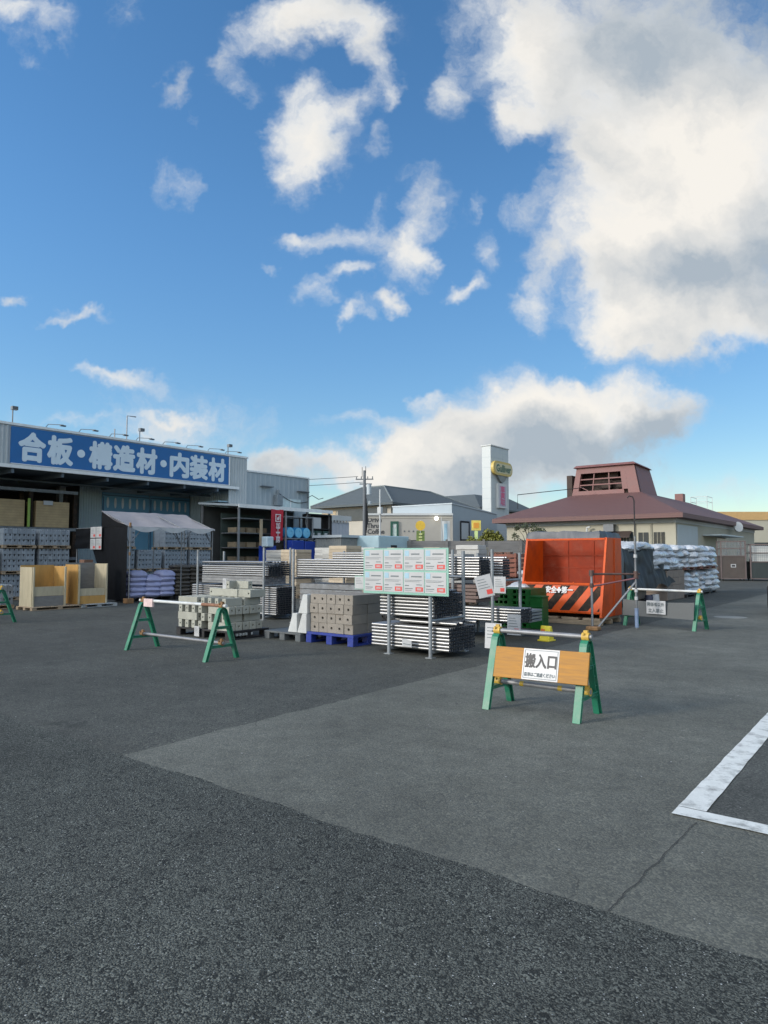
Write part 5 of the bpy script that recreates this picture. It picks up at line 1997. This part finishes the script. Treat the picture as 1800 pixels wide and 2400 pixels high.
def front_plate(z0, z1, c0, c1):
    """a piece of the turret front between two heights; c0, c1 are 0..1 across"""
    w = lambda z, c: xl(z) + (xr(z) - xl(z)) * c
    vs = [(w(z0, c0), fz(z0), z0), (w(z0, c1), fz(z0), z0), (w(z1, c1), fz(z1), z1), (w(z1, c0), fz(z1), z1)]
    mb.add(vs + [(x, y + .35, z) for x, y, z in vs], [(0, 1, 2, 3), (7, 6, 5, 4), (0, 4, 5, 1), (1, 5, 6, 2), (2, 6, 7, 3), (3, 7, 4, 0)])


mb = MB()
front_plate(8.14, 8.62, 0, 1)
front_plate(5.9, 6.72, .0, .78)
front_plate(5.9, 8.139, .84, 1)
front_plate(6.721, 8.139, .0, .09)
front_plate(6.721, 8.139, .76, .839)
mb.build('turret_front', m_redtrim, turret)
mb = MB()
for z in (7.2, 7.66):
    mb.bar((xl(z) + .3, fz(z) + .1, z), (xr(z) - 1.1, fz(z) + .1, z), .09, .09)
for c in (.30, .55):
    mb.bar((xl(6.7) + 5.4 * c, fz(6.7) + .12, 6.7), (xl(8.1) + 4.7 * c + .1, fz(8.1) + .12, 8.15), .07, .07, up=(0, 1, 0))
mb.bar((-2.9, 7.18, 7.15), (-2.1, 7.12, 6.74), .06, .06, up=(0, 1, 0))
mb.build('turret_rails', m_redtrim, turret)
mb = MB()
mb.box(-3.0, 1.6, 8.4, 8.5, 5.9, 8.5)
mb.build('turret_inside', m_wood_dk, turret)
mb = MB()
for k, (x, z) in enumerate(((-1.0, 7.2), (.3, 7.2), (-.4, 8.0), (.7, 7.9))):
    mb.box(x - .45, x + .45, 7.9, 8.39, z - .28, z + .28)
mb.build('turret_vents', m_wood_dk, turret)
MB().box(-4.0, -3.55, 7.4, 8.6, 5.6, 8.1).build('flue', m_wood_dk, rs)
mb = MB()
mb.box(1.3, 2.0, 19.2, 20.0, 6.2, 7.15)
mb.build('roof_box', m_redtrim, rs)
mb = MB()
for x in (.5, 1.9):
    for y in (21.5, 23.5):
        mb.tube([(x + 1.6, y, 5.6), (x + 1.6, y, 7.0)], .025, 6)
for z in (6.5, 6.98):
    mb.tube([(2.1, 21.5, z), (3.5, 21.5, z), (3.5, 23.5, z), (2.1, 23.5, z), (2.1, 21.5, z)], .022, 6)
mb.build('roof_railing', m_whitew, rs)
mb = MB()
mb.tube([(-6.0, 2.5, 5.2), (-6.0, 2.5, 6.3), (-2, 6.0, 6.9)], .03, 6)
mb.build('roof_cable', m_rub, rs)

# beige warehouse far right
bw = thing('beige_warehouse', 'far beige warehouse with an ochre band along its top, at the right edge', 'warehouse', 0, 0, 0, rz=GRID)
bw.location = (48, 76, 0)
MB().box(-12, 30, 0, 20, 0, 5.5).build('wall', m_cream, bw)
MB().box(-12.1, 30.1, -.08, 20.1, 5.501, 6.42).build('top_band', M('ochre_band', (.46, .29, .12), .7, var=.1), bw)
MB().box(-7.5, -3, -.05, -.002, 1.5, 3.0).build('window', m_glass, bw)

# perimeter wall of weathered boards and block
m_weathw = M('weathered_wall', (0.17, 0.165, 0.16), .9, var=.25, vs=1.5, stretch=(.6, 1, 5), dirt=.4, dirtc=(.11, .10, .095), bump=.4, bs=12)
pw = thing('yard_wall', 'long grey weathered wall closing the yard below the cafe', 'wall', 0, 0, 0, rz=GRID)
pw.location = (2, 36, 0)
MB().box(-10.5, 7.4, 0, .18, 0, 2.32).build('panel', m_weathw, pw)
for k in range(10):
    x = -10.4 + k * 1.95
    MB().box(x - .06, x + .06, -.08, -.001, 0, 2.40).build('post', m_weathw, pw)

# small sheds and a box truck body
ws2 = thing('white_shed', 'white shed with a toothed eave, right of the lean-to workshop', 'shed', -29.4, 30.3, 0)
MB().box(-3, 0, 0, 3.6, 0, 3.72).build('wall', M('lilac_white_wall', (.42, .44, .48), .6, var=.05), ws2)
mb = MB()
mb.box(-3.1, .12, -.1, 3.7, 3.80, 4.12)
for k in range(12):
    mb.prism([(.05 + k * .29, 3.80), (.25 + k * .29, 3.80), (.15 + k * .29, 3.62)], .06, .11, 'x')
mb.build('toothed_eave', m_whitew, ws2)
mb = MB()
ribs(mb, 'x', .001, .05, 3.55, .02, 3.55, .3, .02)
mb.build('shutter', M('lilac_white_wall2', (.40, .42, .46), .6, var=.05), ws2)
gs = thing('grey_shed', 'low grey ribbed storage shed in front of the utility pole', 'shed', -22.6, 25.5, 0)
MB().box(-1.8, 0, 0, 1.55, 0, 2.45).build('wall', m_greypl, gs)
mb = MB()
ribs(mb, 'x', .001, .02, 1.53, .02, 2.4, .12, .02)
ribs(mb, 'y', -.001, -1.78, -.02, .02, 2.4, .12, .02, -1)
mb.build('ribbed_sides', M('shed_grey', (.20, .21, .205), .7, var=.1), gs)
MB().box(-1.9, .1, -.12, 1.65, 2.451, 2.58).build('roof', m_clad, gs)
bt = thing('box_truck', 'pale blue truck box with dark vents between the grey shed and the cafe', 'truck', -21.2, 26.7, 0)
m_truck = M('pale_blue_paint', (.34, .46, .50), .35, var=.05)
MB().box(-1.7, 0, 0, 2.6, .85, 2.55).build('cargo_box', m_truck, bt, bevel=.04)
mb = MB()
for z in (1.62, 1.92):
    mb.box(.001, .02, 1.0, 1.5, z, z + .16)
mb.build('vents', m_rub, bt)
MB().box(-1.6, -.1, 2.65, 4.0, .55, 2.1).build('cab', m_truck, bt, bevel=.12)
MB().box(-1.5, -.2, .1, 3.9, .5, .84).build('chassis', m_rub, bt)
for (x, y) in ((-.22, .7), (-.22, 3.2), (-1.48, .7), (-1.48, 3.2)):
    MB().tube([(x - .1, y, .38), (x + .1, y, .38)], .38, 18).build('wheel', m_rub, bt, smooth=True)

# utility pole and wires
up = thing('utility_pole', 'dark utility pole with crossarms and transformer left of the cafe', 'utility pole', -31.9, 38.5, 0)
m_polec = M('pole_concrete', (.13, .14, .15), .8, var=.15)
MB().tube([(0, 0, 0), (0, 0, 7.8)], .16, 12, r1=.10).build('pole', m_polec, up, smooth=True)
mb = MB()
mb.bar((-.55, -.35, 7.15), (.55, .35, 7.15), .08, .08)
mb.bar((-.3, -.2, 6.8), (.45, .3, 6.8), .08, .08)
for s in (-.5, -.2, .2, .5):
    mb.tube([(s, s * .64, 7.19), (s, s * .64, 7.36)], .035, 6)
mb.build('crossarm', m_polec, up)
mb = MB()
mb.tube([(.35, .1, 6.0), (.35, .1, 6.75)], .17, 12)
mb.tube([(.25, .3, 5.3), (.25, .3, 5.55)], .12, 10)
mb.build('transformer', m_clad, up, smooth=True)
mb = MB()
mb.tube([(.10, .02, 7.6), (.10, .02, 8.1)], .02, 6)
mb.tube([(-.14, -.1, 7.3), (-.14, -.1, 8.05)], .02, 6)
for k in range(5):
    mb.tube([(.22, -.1 + k * .05, 3.0 + k * .2), (.22, -.1 + k * .05, 6.0 - k * .3)], .03, 6)
mb.build('cables_and_brackets', m_rub, up)
wp = thing('white_post', 'slim white post beside the dark utility pole', 'post', -31.0, 39.2, 0)
MB().tube([(0, 0, 0), (0, 0, 6.4)], .055, 8).build('post', m_whitew, wp, smooth=True)
MB().box(-.16, .16, -.12, .12, 4.6, 5.1).build('meter_box', m_whitew, wp)
for k in range(2):
    p0, p1 = W(-31.9 - .4 + k * .3, 38.5 - .25 + k * .2, 7.36 - k * .42), W(-60, 12 + k, 7.9 - k * .5)
    mb = MB().tube([p0.lerp(p1, t / 24) - Vector((0, 0, .9 * (1 - (2 * t / 24 - 1) ** 2))) for t in range(25)], .018, 5)
    o = mb.build('overhead_wire', m_rub)
    tag(o, ('upper' if k == 0 else 'lower') + ' overhead wire running left from the utility pole', 'wire')

# banners, plants and a parked car behind the wall
nb_ = thing('yellow_flag', 'yellow banner flag with a round yellow head in front of the cafe wall', 'banner', 0, 0, 0, rz=GRID)
nb_.location = (2.72, 51, 0)
MB().tube([(0, 0, 0), (0, 0, 4.2)], .025, 6).build('pole', m_whitew, nb_)
MB().grid(lambda u, v: (-.30 + .62 * u, .03 * math.sin(u * 4 + v * 5), 2.0 + 1.4 * v), 6, 8).build('cloth', M('flag_green', (.14, .20, .05), .7, var=.35, vs=5), nb_, solid=.01)
MB().tube([(0, -.04, 3.78), (0, .0, 3.78)], .37, 18).build('round_head', M('flag_yellow', (.62, .40, .04), .6, var=.15), nb_)
mb = MB()
for k in range(5):
    mb.box(-.12, .13, -.065, -.055, 2.2 + k * .22, 2.32 + k * .22)
mb.build('print', M('flag_pale', (.50, .52, .22), .6), nb_)
ys_ = thing('yellow_sign', 'yellow square sign with an orange centre above the hedge', 'sign', 0, 0, 0, rz=GRID)
ys_.location = (6.75, 50, 0)
MB().tube([(0, 0, 0), (0, 0, 3.2)], .03, 6).build('pole', m_whitew, ys_)
s_ = MB().box(-.34, .34, -.06, .0, 3.38, 4.12).build('panel', M('sign_lemon', (.62, .50, .10), .5), ys_)
MB().box(-.20, .20, -.075, -.061, 3.55, 3.95).build('orange_square', M('sign_orange', (.60, .26, .03), .5), s_)
MB().box(-.12, .12, -.04, .0, 2.75, 3.36).build('pale_tag', M('pale_lime', (.50, .60, .25), .6), ys_)
wf_ = thing('white_flag', 'tall white banner flag at the right end of the cafe wall', 'banner', 0, 0, 0, rz=GRID)
wf_.location = (4.55, 50.5, 0)
MB().tube([(-.3, 0, 0), (-.3, 0, 4.4)], .025, 6).build('pole', m_whitew, wf_)
MB().grid(lambda u, v: (-.30 + .62 * u, .05 * math.sin(u * 5 + v * 3), 2.1 + 2.0 * v), 6, 8).build('cloth', m_whitew, wf_, solid=.01)
MB().grid(lambda u, v: (-.12 + .25 * u, .05 * math.sin((u * .25 + .18) / .62 * 5 + v * 3) - .015, 2.3 + 1.6 * v), 4, 8).build('stripe', m_blueink, wf_, solid=.004)

m_leaf = M('hedge_leaf', (0.16, 0.165, 0.025), .6, var=.5, vs=3, rnd=.2)
m_leafd = M('tree_leaf', (0.045, 0.055, 0.022), .6, var=.5, vs=3)
m_bark = M('bark', (.07, .055, .045), .9)


def leaves(cs, n, size):
    mb = MB()
    for _ in range(n):
        c = random.choice(cs)
        d = Vector((random.gauss(0, 1), random.gauss(0, 1), random.gauss(0, 1))).normalized() * random.uniform(.45, 1.0)
        p = Vector(c[0]) + Vector((d.x * c[1], d.y * c[1], d.z * c[2]))
        a_ = Vector((random.gauss(0, 1), random.gauss(0, 1), random.gauss(0, 1))).normalized() * size * random.uniform(.6, 1.3)
        b_ = a_.cross(Vector((random.gauss(0, 1), random.gauss(0, 1), random.gauss(0, 1)))).normalized() * size * .5
        mb.add([p - a_, p + b_, p + a_, p - b_], [(0, 1, 2, 3)])
    return mb


hd = thing('hedge', 'yellow green hedge under the yellow square sign', 'hedge', 0, 0, 0, rz=GRID)
hd.location = (7.25, 50, 0)
cs = [((-1.1 + k * .24, random.uniform(-.3, .3), 2.0 + .25 * math.sin(k * 1.3) + .10 * k), .45, .65) for k in range(10)]
leaves(cs, 2600, .13).build('foliage', m_leaf, hd)
mb = MB()
for k in range(8):
    mb.tube([(-1.1 + k * .3, 0, 0), (-1.1 + k * .3 + random.uniform(-.2, .2), .1, 2.2)], .05, 6, r1=.02)
mb.build('stem', m_bark, hd)
tr_ = thing('small_tree', 'small sparse dark tree in front of the cream restaurant wall', 'tree', 0, 0, 0, rz=GRID)
tr_.location = (7.35, 34.5, 0)
mb = MB()
mb.tube([(0, 0, 0), (.05, 0, 1.2), (-.03, .05, 2.0)], .06, 8, r1=.035)
tips = []
for k in range(9):
    an = k * 2.4
    q = (.75 * math.cos(an) * random.uniform(.6, 1.1), .6 * math.sin(an), 2.45 + .75 * random.random())
    mb.tube([(-.03, .05, 1.7 + .05 * k), (q[0] * .5, q[1] * .5, (q[2] + 1.9) / 2 + .1), q], .022, 6, r1=.008)
    tips.append((q, .24, .2))
mb.build('trunk', m_bark, tr_, smooth=True)
leaves(tips, 420, .07).build('crown', m_leafd, tr_)

# ------------------------------------------------------------------ slabs, bricks and sacks stacked across the yard
m_slab = M('stone_slab', (.36, .355, .335), .85, var=.12, vs=4, rnd=.22, bump=.3, bs=60)
m_slabb = M('buff_slab', (.40, .33, .24), .85, var=.12, vs=4, rnd=.2, bump=.3, bs=60)
m_brick = M('brown_brick', (.15, .085, .062), .9, var=.25, vs=5, rnd=.35, bump=.4, bs=60)
slab = MB().box(-.45, .45, -.42, .42, 0, .10).build('paving_slab', m_slab, bevel=.008)
slab2 = MB().box(-.40, .40, -.40, .40, 0, .115).build('paving_slab', m_slabb, bevel=.008)
slab3 = MB().box(-.45, .45, -.30, .30, 0, .16).build('kerb_slab', m_slab, bevel=.012)
yard = [(-19.6, 18.6, 11), (-18.2, 18.0, 13), (-16.9, 18.8, 12), (-15.6, 17.8, 14), (-14.3, 18.6, 13), (-12.9, 18.0, 12), (-11.6, 18.6, 9)]
NF = len(yard)
yard += [(-18.9, 20.6, 14), (-18.0, 23.6, 14), (-17.0, 21.0, 14), (-15.8, 23.8, 15), (-14.9, 20.8, 14), (-13.9, 23.6, 16), (-12.6, 21.2, 15)]
words = ('first', 'second', 'third', 'fourth', 'fifth', 'sixth', 'seventh', 'eighth')
for i, (b, a, n) in enumerate(yard):
    p = (slab, slab2, slab3)[(i * 7 + i // 3) % 3]
    hh = (.102, .117, .163)[(i * 7 + i // 3) % 3]
    row = 'front' if i < NF else 'rear'
    w_ = words[i % NF]
    pallet('wooden pallet under the %s stack of slabs in the %s yard row' % (w_, row), b, a, 1.0, .95, .12, m_wood, name='wood_pallet', group='pallets in the yard rows')
    n_ = int((1.15 + .045 * n) / hh)
    for k in range(n_):
        put(p, 'stone slab in the %s stack from the left, %s row of the stone yard' % (w_, row), 'slab', b + random.uniform(-.02, .02), a + random.uniform(-.02, .02), .13 + k * hh, R(random.uniform(-2, 2)), 'slabs of the %s stack, %s row' % (w_, row))
done(slab, slab2, slab3)
bk = MB().box(-.13, .13, -.115, .115, 0, .062).build('brick', m_brick, bevel=.005)
for ci, (b, a) in enumerate(((-12.0, 22.6), (-11.0, 22.9), (-10.0, 22.4))):
    pallet('wooden pallet under the %s block of brown bricks' % ('left', 'middle', 'right')[ci], b, a, .95, .95, .12, m_wood, name='wood_pallet', group='pallets under the bricks')
    for k in range(24 - ci * 2):
        for i in range(3):
            put(bk, 'brown brick in the %s brick pile before the grey wall' % ('left', 'middle', 'right')[ci], 'brick', b - .3 + i * .3 + random.uniform(-.01, .01), a - .3 + random.uniform(-.02, .02), .13 + k * .0645, R(random.uniform(-3, 3)), 'brown bricks of the %s pile' % ('left', 'middle', 'right')[ci])
done(bk)
for ci, (b, a) in enumerate(((-12.0, 22.75), (-11.0, 23.05), (-10.0, 22.55))):
    o = MB().box(b - .44, b + .44, a - .3, a + .35, .13, 1.60 - ci * .12).build('brick_core', layered('brick_courses', (.13, .075, .055), (.06, .04, .035), 2, 15.0, duty=.82), at=(0, 0, 0))
    tag(o, 'banded block of bricks behind the loose front bricks of the %s pile' % ('left', 'middle', 'right')[ci], 'brick pile')
m_crate = M('red_crate', (.20, .075, .05), .8, var=.3, vs=3)
for k, (b, a, z, w_) in enumerate(((-11.4, 21.2, .0, 'lower left'), (-10.5, 21.0, 0, 'lower right'), (-11.0, 21.1, .82, 'upper'))):
    t = thing('slatted_crate', 'brown slatted wooden crate, %s of three before the bricks' % w_, 'crate', b, a, z + .005, group='brown slatted crates')
    mb = MB()
    for j in range(5):
        z0 = .02 + j * .16
        mb.box(-.42, .42, -.40, -.38, z0, z0 + .11)
        mb.box(-.42, .42, .38, .40, z0, z0 + .11)
        mb.box(.40, .42, -.379, .379, z0, z0 + .11)
        mb.box(-.42, -.40, -.379, .379, z0, z0 + .11)
    mb.build('slats', m_crate, t)
    mb = MB()
    for x in (-.37, .37):
        for y in (-.35, .35):
            mb.box(x - .03, x + .03, y - .029, y + .029, 0, .80)
    mb.box(-.36, .36, -.34, .34, .0, .02)
    mb.build('frame', m_crate, t)
pr = [sack(.62, .50, .17, 90 + s * 3.1, .028).build('white_sack', m_white, smooth=True) for s in range(3)]
sp = []
for j in range(7):
    for i in range(3 if j < 5 else 2):
        for k in range(2):
            sp.append((-8.5 + i * .42 + (.5 if j >= 5 else 0) * .4, 17.0 + k * .6, .14 + j * .155, 90, ''))
sacks(pr, 'white sack in the heap between the bricks and the orange hopper', 'white sacks left of the orange hopper', sp)
sacks(pr, 'white sack lying low behind the green pallets', 'white sacks behind the green pallets', [(-7.6 + .5 * i, 15.0, .78 - .16 * j, 0, '') for i in range(1) for j in range(5)])
done(*pr)
m_tarp = M('dark_tarp', (.055, .062, .075), .5, var=.25, vs=2.5, bump=.8, bs=5)


def draped(x0, x1, y0, y1, z, low, seed, mat, name, label, at=(0, 0, 0), wrinkle=.05):
    mb = MB()

    def f(u, v):
        s, t = u * 2 - 1, v * 2 - 1
        ex, ey = max(0, abs(s) - .62) / .38, max(0, abs(t) - .62) / .38
        cx, cy = (x0 + x1) / 2, (y0 + y1) / 2
        hx, hy = (x1 - x0) / 2, (y1 - y0) / 2
        x = cx + hx * max(-1, min(1, s / .62)) + math.copysign(.10 * ex, s)
        y = cy + hy * max(-1, min(1, t / .62)) + math.copysign(.10 * ey, t)
        d = max(ex, ey)
        zz = z - (z - low) * d ** .9
        n3 = noise.noise_vector(Vector((x * 1.6 + seed, y * 1.6, zz * 1.1)))
        n4 = noise.noise_vector(Vector((x * 5 + seed, y * 5, zz * 2.2)))
        return Vector((x, y, zz)) + n3 * wrinkle * 1.4 + n4 * wrinkle * .5
    mb.grid(f, 60, 60)
    o = mb.build(name, mat, smooth=True, at=at)
    return tag(o, label, 'tarp')


draped(-8.3, -6.3, 16.9, 18.4, 2.16, .3, 3, m_tarp, 'tarpaulin', 'dark tarpaulin over a stack right behind the orange hopper')
# ------------------------------------------------------------------ right edge: white sacks, tarp, cages, parked car
m_wrap = M('wrapped_sack', (.44, .46, .485), .28, var=.12, vs=6, rnd=.12, bump=.6, bs=12, dirt=.3, dirtc=(.30, .30, .30), spec=.7)
pr = [sack(1.02, .80, .27, 200 + s * 2.3, .06).build('white_sack', m_wrap, smooth=True) for s in range(5)]
up_, lo_ = [], []
rj = random.uniform
for j in range(4):
    for i in range(9):
        a = 23.4 + i * .98 + (.30 if i >= 6 else 0)
        for k in range(2):
            if k == 1 and j < 3:
                continue
            up_.append((-7.18 - .70 * k + rj(-.07, .07) - (.10 if j == 3 else 0), a + rj(-.10, .10), 1.16 + j * .215 + rj(-.02, .02), 90 + rj(-14, 14), ''))
    for i in range(5):
        a = 27.2 + i * .98 + (.30 if i >= 2 else 0)
        lo_.append((-7.15 + rj(-.06, .06), a + rj(-.08, .08), .25 + j * .20, 90 + rj(-14, 14), ''))
sacks(pr, 'white sack in the long upper tier at the right of the yard', 'upper white sacks at the right', up_)
sacks(pr, 'white sack in the lower tier at the right of the yard', 'lower white sacks at the right', lo_)
sacks(pr, 'white sack laid over the black tarpaulin pile', 'white sacks above the tarpaulin', [(-7.2 - .6 * (i % 2), 21.2 + .55 * (i // 2), 1.78 + .02 * i, 90, '') for i in range(6)])
done(*pr)
for k, a in enumerate((27.6, 30.0)):
    pallet('black pallet under the lower white sacks, %s of two at the right' % ('nearer', 'farther')[k], -7.25, a, 1.1, 2.2, .12, m_blackpl)
    pallet('brown pallet between the tiers of white sacks, %s of two' % ('nearer', 'farther')[k], -7.25, a, 1.1, 2.2, .10, M('red_brown_wood', (.14, .06, .045), .85, var=.3), z=1.02, name='wood_pallet')
m_kraft = M('brown_carton', (.21, .17, .14), .85, var=.15, vs=3, dirt=.3)
for j in range(4):
    for i in range(3):
        o = MB().box(-.42, .36, -.36, .36, 0, .252).build('carton', m_kraft, at=(-7.15, 24.75 + i * .73, .01 + j * .254), bevel=.012)
        tag(o, 'greyish brown carton, %s of the %s stack below the white sacks' % (('lowest', 'second', 'third', 'topmost')[j], ('left', 'middle', 'right')[i]), 'carton', 'brown cartons under the sacks')
pallet('dark pallet under the tarpaulin at the right', -7.4, 21.5, 1.2, 2.4, .14, m_blackpl)
o = MB().box(-8.0, -7.0, 20.45, 22.8, .15, 1.55).build('covered_goods', m_kraft, at=(0, 0, 0), bevel=.03)
tag(o, 'brown goods mostly hidden under the dark grey tarpaulin', 'goods')
m_tarp2 = M('grey_tarp', (.020, .022, .025), .65, var=.22, vs=2, bump=.9, bs=5)
mb = MB()


def side_tarp(u, v):
    # drapes over the near pile; the far edge is pulled up diagonally
    a = 20.25 + 4.7 * u * (.52 + .48 * v)
    if v < .25:
        t = v / .25
        b, z = -8.2 + 1.28 * t, 1.74 + .08 * math.sin(u * 5)
        z -= .05 * t
    else:
        t = (v - .25) / .75
        b, z = -6.90 + .16 * t, 1.70 - (1.22 - .12 * u) * t
    n3 = noise.noise_vector(Vector((a * 1.3, b * 1.3, z * 1.6)))
    n4 = noise.noise_vector(Vector((a * 4.5, b * 4.5, z * 3)))
    return Vector((b, a, z)) + n3 * .13 + n4 * .035


mb.grid(side_tarp, 60, 44)
o = mb.build('tarpaulin', m_tarp2, smooth=True, at=(0, 0, 0), solid=.006)
tag(o, 'dark grey tarpaulin draped over the pile right of the orange hopper', 'tarp')
for k, (b, a, w_) in enumerate(((-6.75, 22.2, 'left'), (-6.72, 22.75, 'right'))):
    o = MB().tube([(0, 0, 0), (0, 0, .30)], .14, 12, r1=.12).build('tarp_weight', m_white if k else M('navy_bag', (.05, .055, .09), .6), at=(b, a, .005), smooth=True)
    tag(o, 'small bag weight at the foot of the tarpaulin, %s one' % w_, 'weight')

m_cagep = M('cage_panel', (.075, .062, .055), .7, metal=.3, var=.2, vs=3, dirt=.3, dirtc=(.1, .05, .04))
m_cagef = M('cage_frame', (.13, .10, .095), .6, metal=.4, var=.2)
m_cageg = M('cage_dark', (.018, .026, .026), .6, var=.2)


def cage(label, b, a, w, h0, h1, pm, plaque, rz):
    t = thing('roll_cage', label, 'cage', b, a, .004, rz)
    d = 1.5
    mb = MB()
    for x in (-w / 2, w / 2):
        for y in (0, d):
            mb.box(x - .035, x + .035, y - .035, y + .035, .12, h1)
    for z in (.14, h0, (h0 + h1) / 2, h1 - .03):
        for y in (0, d):
            mb.box(-w / 2 + .036, w / 2 - .036, y - .025, y + .025, z - .025, z + .025)
        for x in (-w / 2, w / 2):
            mb.box(x - .025, x + .025, .036, d - .036, z - .025, z + .025)
    mb.build('frame', m_cagef, t)
    pp = MB()
    pp.box(-w / 2 + .036, w / 2 - .036, .01, .02, .17, h0 - .026)
    pp.box(-w / 2 + .01, -w / 2 + .02, .036, d - .036, .17, h0 - .026)
    pp.box(w / 2 - .02, w / 2 - .01, .036, d - .036, .17, h0 - .026)
    pp.box(-w / 2 + .036, w / 2 - .036, .036, d - .036, .166, .18)
    n = int(w / .13)
    for k in range(1, n):
        x = -w / 2 + w * k / n
        pp.box(x - .008, x + .008, .0, .009, .17, h0 - .026)
    p_ = pp.build('lower_panel', pm, t)
    mb = MB()
    for k in range(1, 16):
        x = -w / 2 + w * k / 16
        mb.box(x - .005, x + .005, -.004, .004, h0 + .026, h1 - .056)
        mb.box(x - .005, x + .005, d - .004, d + .004, h0 + .026, h1 - .056)
    for k in range(1, 8):
        z = h0 + (h1 - h0) * k / 8
        mb.box(-w / 2 + .036, w / 2 - .036, -.010, -.005, z - .004, z + .004)
    mb.build('wire_mesh', m_galv, t)
    if plaque:
        q = MB().box(-.14, .14, -.012, -.001, .82, 1.02).build('plaque', m_sheet, p_)
        MB().box(-.10, .10, -.015, -.0125, .86, .98).build('plaque_print', m_ink, q)
    for x in (-w / 2 + .1, w / 2 - .1):
        for y in (.1, d - .1):
            MB().tube([(x - .03, y, .07), (x + .03, y, .07)], .066, 12).build('caster', m_rub, t)
    return t


cage('brown steel roll cage with a white plaque beyond the white sacks', -8.95, 46.2, 1.35, 1.52, 2.45, m_cagep, True, R(20))
cage('dark roll cage with pale load behind its mesh at the right edge', -7.25, 46.9, 1.75, 1.16, 2.25, m_cageg, False, R(20))
for k in range(2):
    o = MB().box(-.75, .75, .3, 1.2, 0, .46).build('pale_carton', M('pale_load', (.46, .47, .45), .7, var=.1), at=(-7.25, 46.9, 1.18 + k * .48), rz=R(20), bevel=.02)
    tag(o, 'pale carton, %s of two inside the dark roll cage' % ('lower', 'upper')[k], 'carton')

# dark hatchback: only its near rear corner enters the picture
car = thing('parked_car', 'dark car whose rear corner just enters the right edge', 'car', -2.35, 22.45, 0, R(0))
m_carp = M('dark_car_paint', (.012, .013, .018), .25, var=.1, spec=.7)
m_tyre = M('tyre', (.012, .012, .012), .85, var=.2)
st_ = [(-2.0, .62, .32, .70), (-1.93, .84, .28, .98), (-1.6, .86, .26, 1.05), (-.2, .86, .25, 1.02), (.9, .86, .25, .98), (1.55, .84, .26, .88), (1.95, .72, .30, .66), (2.05, .55, .36, .54)]
mb = MB()
rings = []
for (y, hw, zb, zt) in st_:
    r = []
    for (sx, sz) in ((-.92, 0), (-1, .2), (-1, .62), (-.94, .88), (-.80, 1), (.80, 1), (.94, .88), (1, .62), (1, .2), (.92, 0)):
        r.append((hw * sx, y, zb + (zt - zb) * sz))
    rings.append(r)
vs = [q for r in rings for q in r]
fs = [tuple(range(9, -1, -1)), tuple((len(st_) - 1) * 10 + k for k in range(10))]
for i in range(len(st_) - 1):
    for k in range(10):
        k2 = (k + 1) % 10
        fs.append((i * 10 + k, i * 10 + k2, (i + 1) * 10 + k2, (i + 1) * 10 + k))
mb.add(vs, fs)
bd = mb.build('body', m_carp, car, smooth=True)
cabs = [(-1.85, .72, 1.02), (-1.35, .66, 1.46), (-.3, .64, 1.52), (.35, .66, 1.44), (1.05, .76, 1.0)]
mb = MB()
vs, fs = [], []
for (y, hw, zt) in cabs:
    vs += [(-.80, y, .98), (-hw, y, zt - .03), (-hw + .1, y, zt), (hw - .1, y, zt), (hw, y, zt - .03), (.80, y, .98)]
for i in range(len(cabs) - 1):
    for k in range(6):
        k2 = (k + 1) % 6
        fs.append((i * 6 + k, i * 6 + k2, (i + 1) * 6 + k2, (i + 1) * 6 + k))
fs += [tuple(range(5, -1, -1)), tuple(24 + k for k in range(6))]
mb.add(vs, fs)
cn_ = mb.build('cabin', m_carp, car, smooth=True)
mb = MB()
for s in (-1, 1):
    mb.add([(s * .785, -1.25, 1.06), (s * .70, -1.15, 1.40), (s * .68, .30, 1.40), (s * .79, .85, 1.06)], [(0, 1, 2, 3)])
mb.add([(-.66, -1.80, 1.10), (.66, -1.80, 1.10), (.58, -1.44, 1.41), (-.58, -1.44, 1.41)], [(0, 1, 2, 3)])
mb.add([(-.68, 1.0, 1.06), (.68, 1.0, 1.06), (.60, .42, 1.42), (-.60, .42, 1.42)], [(0, 1, 2, 3)])
mb.build('windows', m_glass, cn_, solid=.02)
for (x, y) in ((-.80, -1.25), (.80, -1.25), (-.80, 1.25), (.80, 1.25)):
    w_ = MB().tube([(x - .1, y, .31), (x + .1, y, .31)], .31, 22).build('wheel', m_tyre, car, smooth=True)
    s = -1 if x < 0 else 1
    MB().tube([(x + s * .101, y, .31), (x + s * .112, y, .31)], .20, 18).build('rim', m_galv, w_)
for s in (-1, 1):
    MB().box(s * .62 - .16, s * .62 + .16, -1.985, -1.93, .72, .88).build('tail_light', m_red, car, bevel=.02)
    MB().box(s * .56 - .14, s * .56 + .14, 1.96, 2.04, .55, .64).build('headlight', m_sheet, car, bevel=.02)
MB().box(-.78, .78, -2.06, -1.96, .34, .58).build('rear_bumper', m_carp, car, bevel=.03)
MB().box(-.24, .24, -2.07, -2.061, .62, .74).build('number_plate', m_sheet, car)
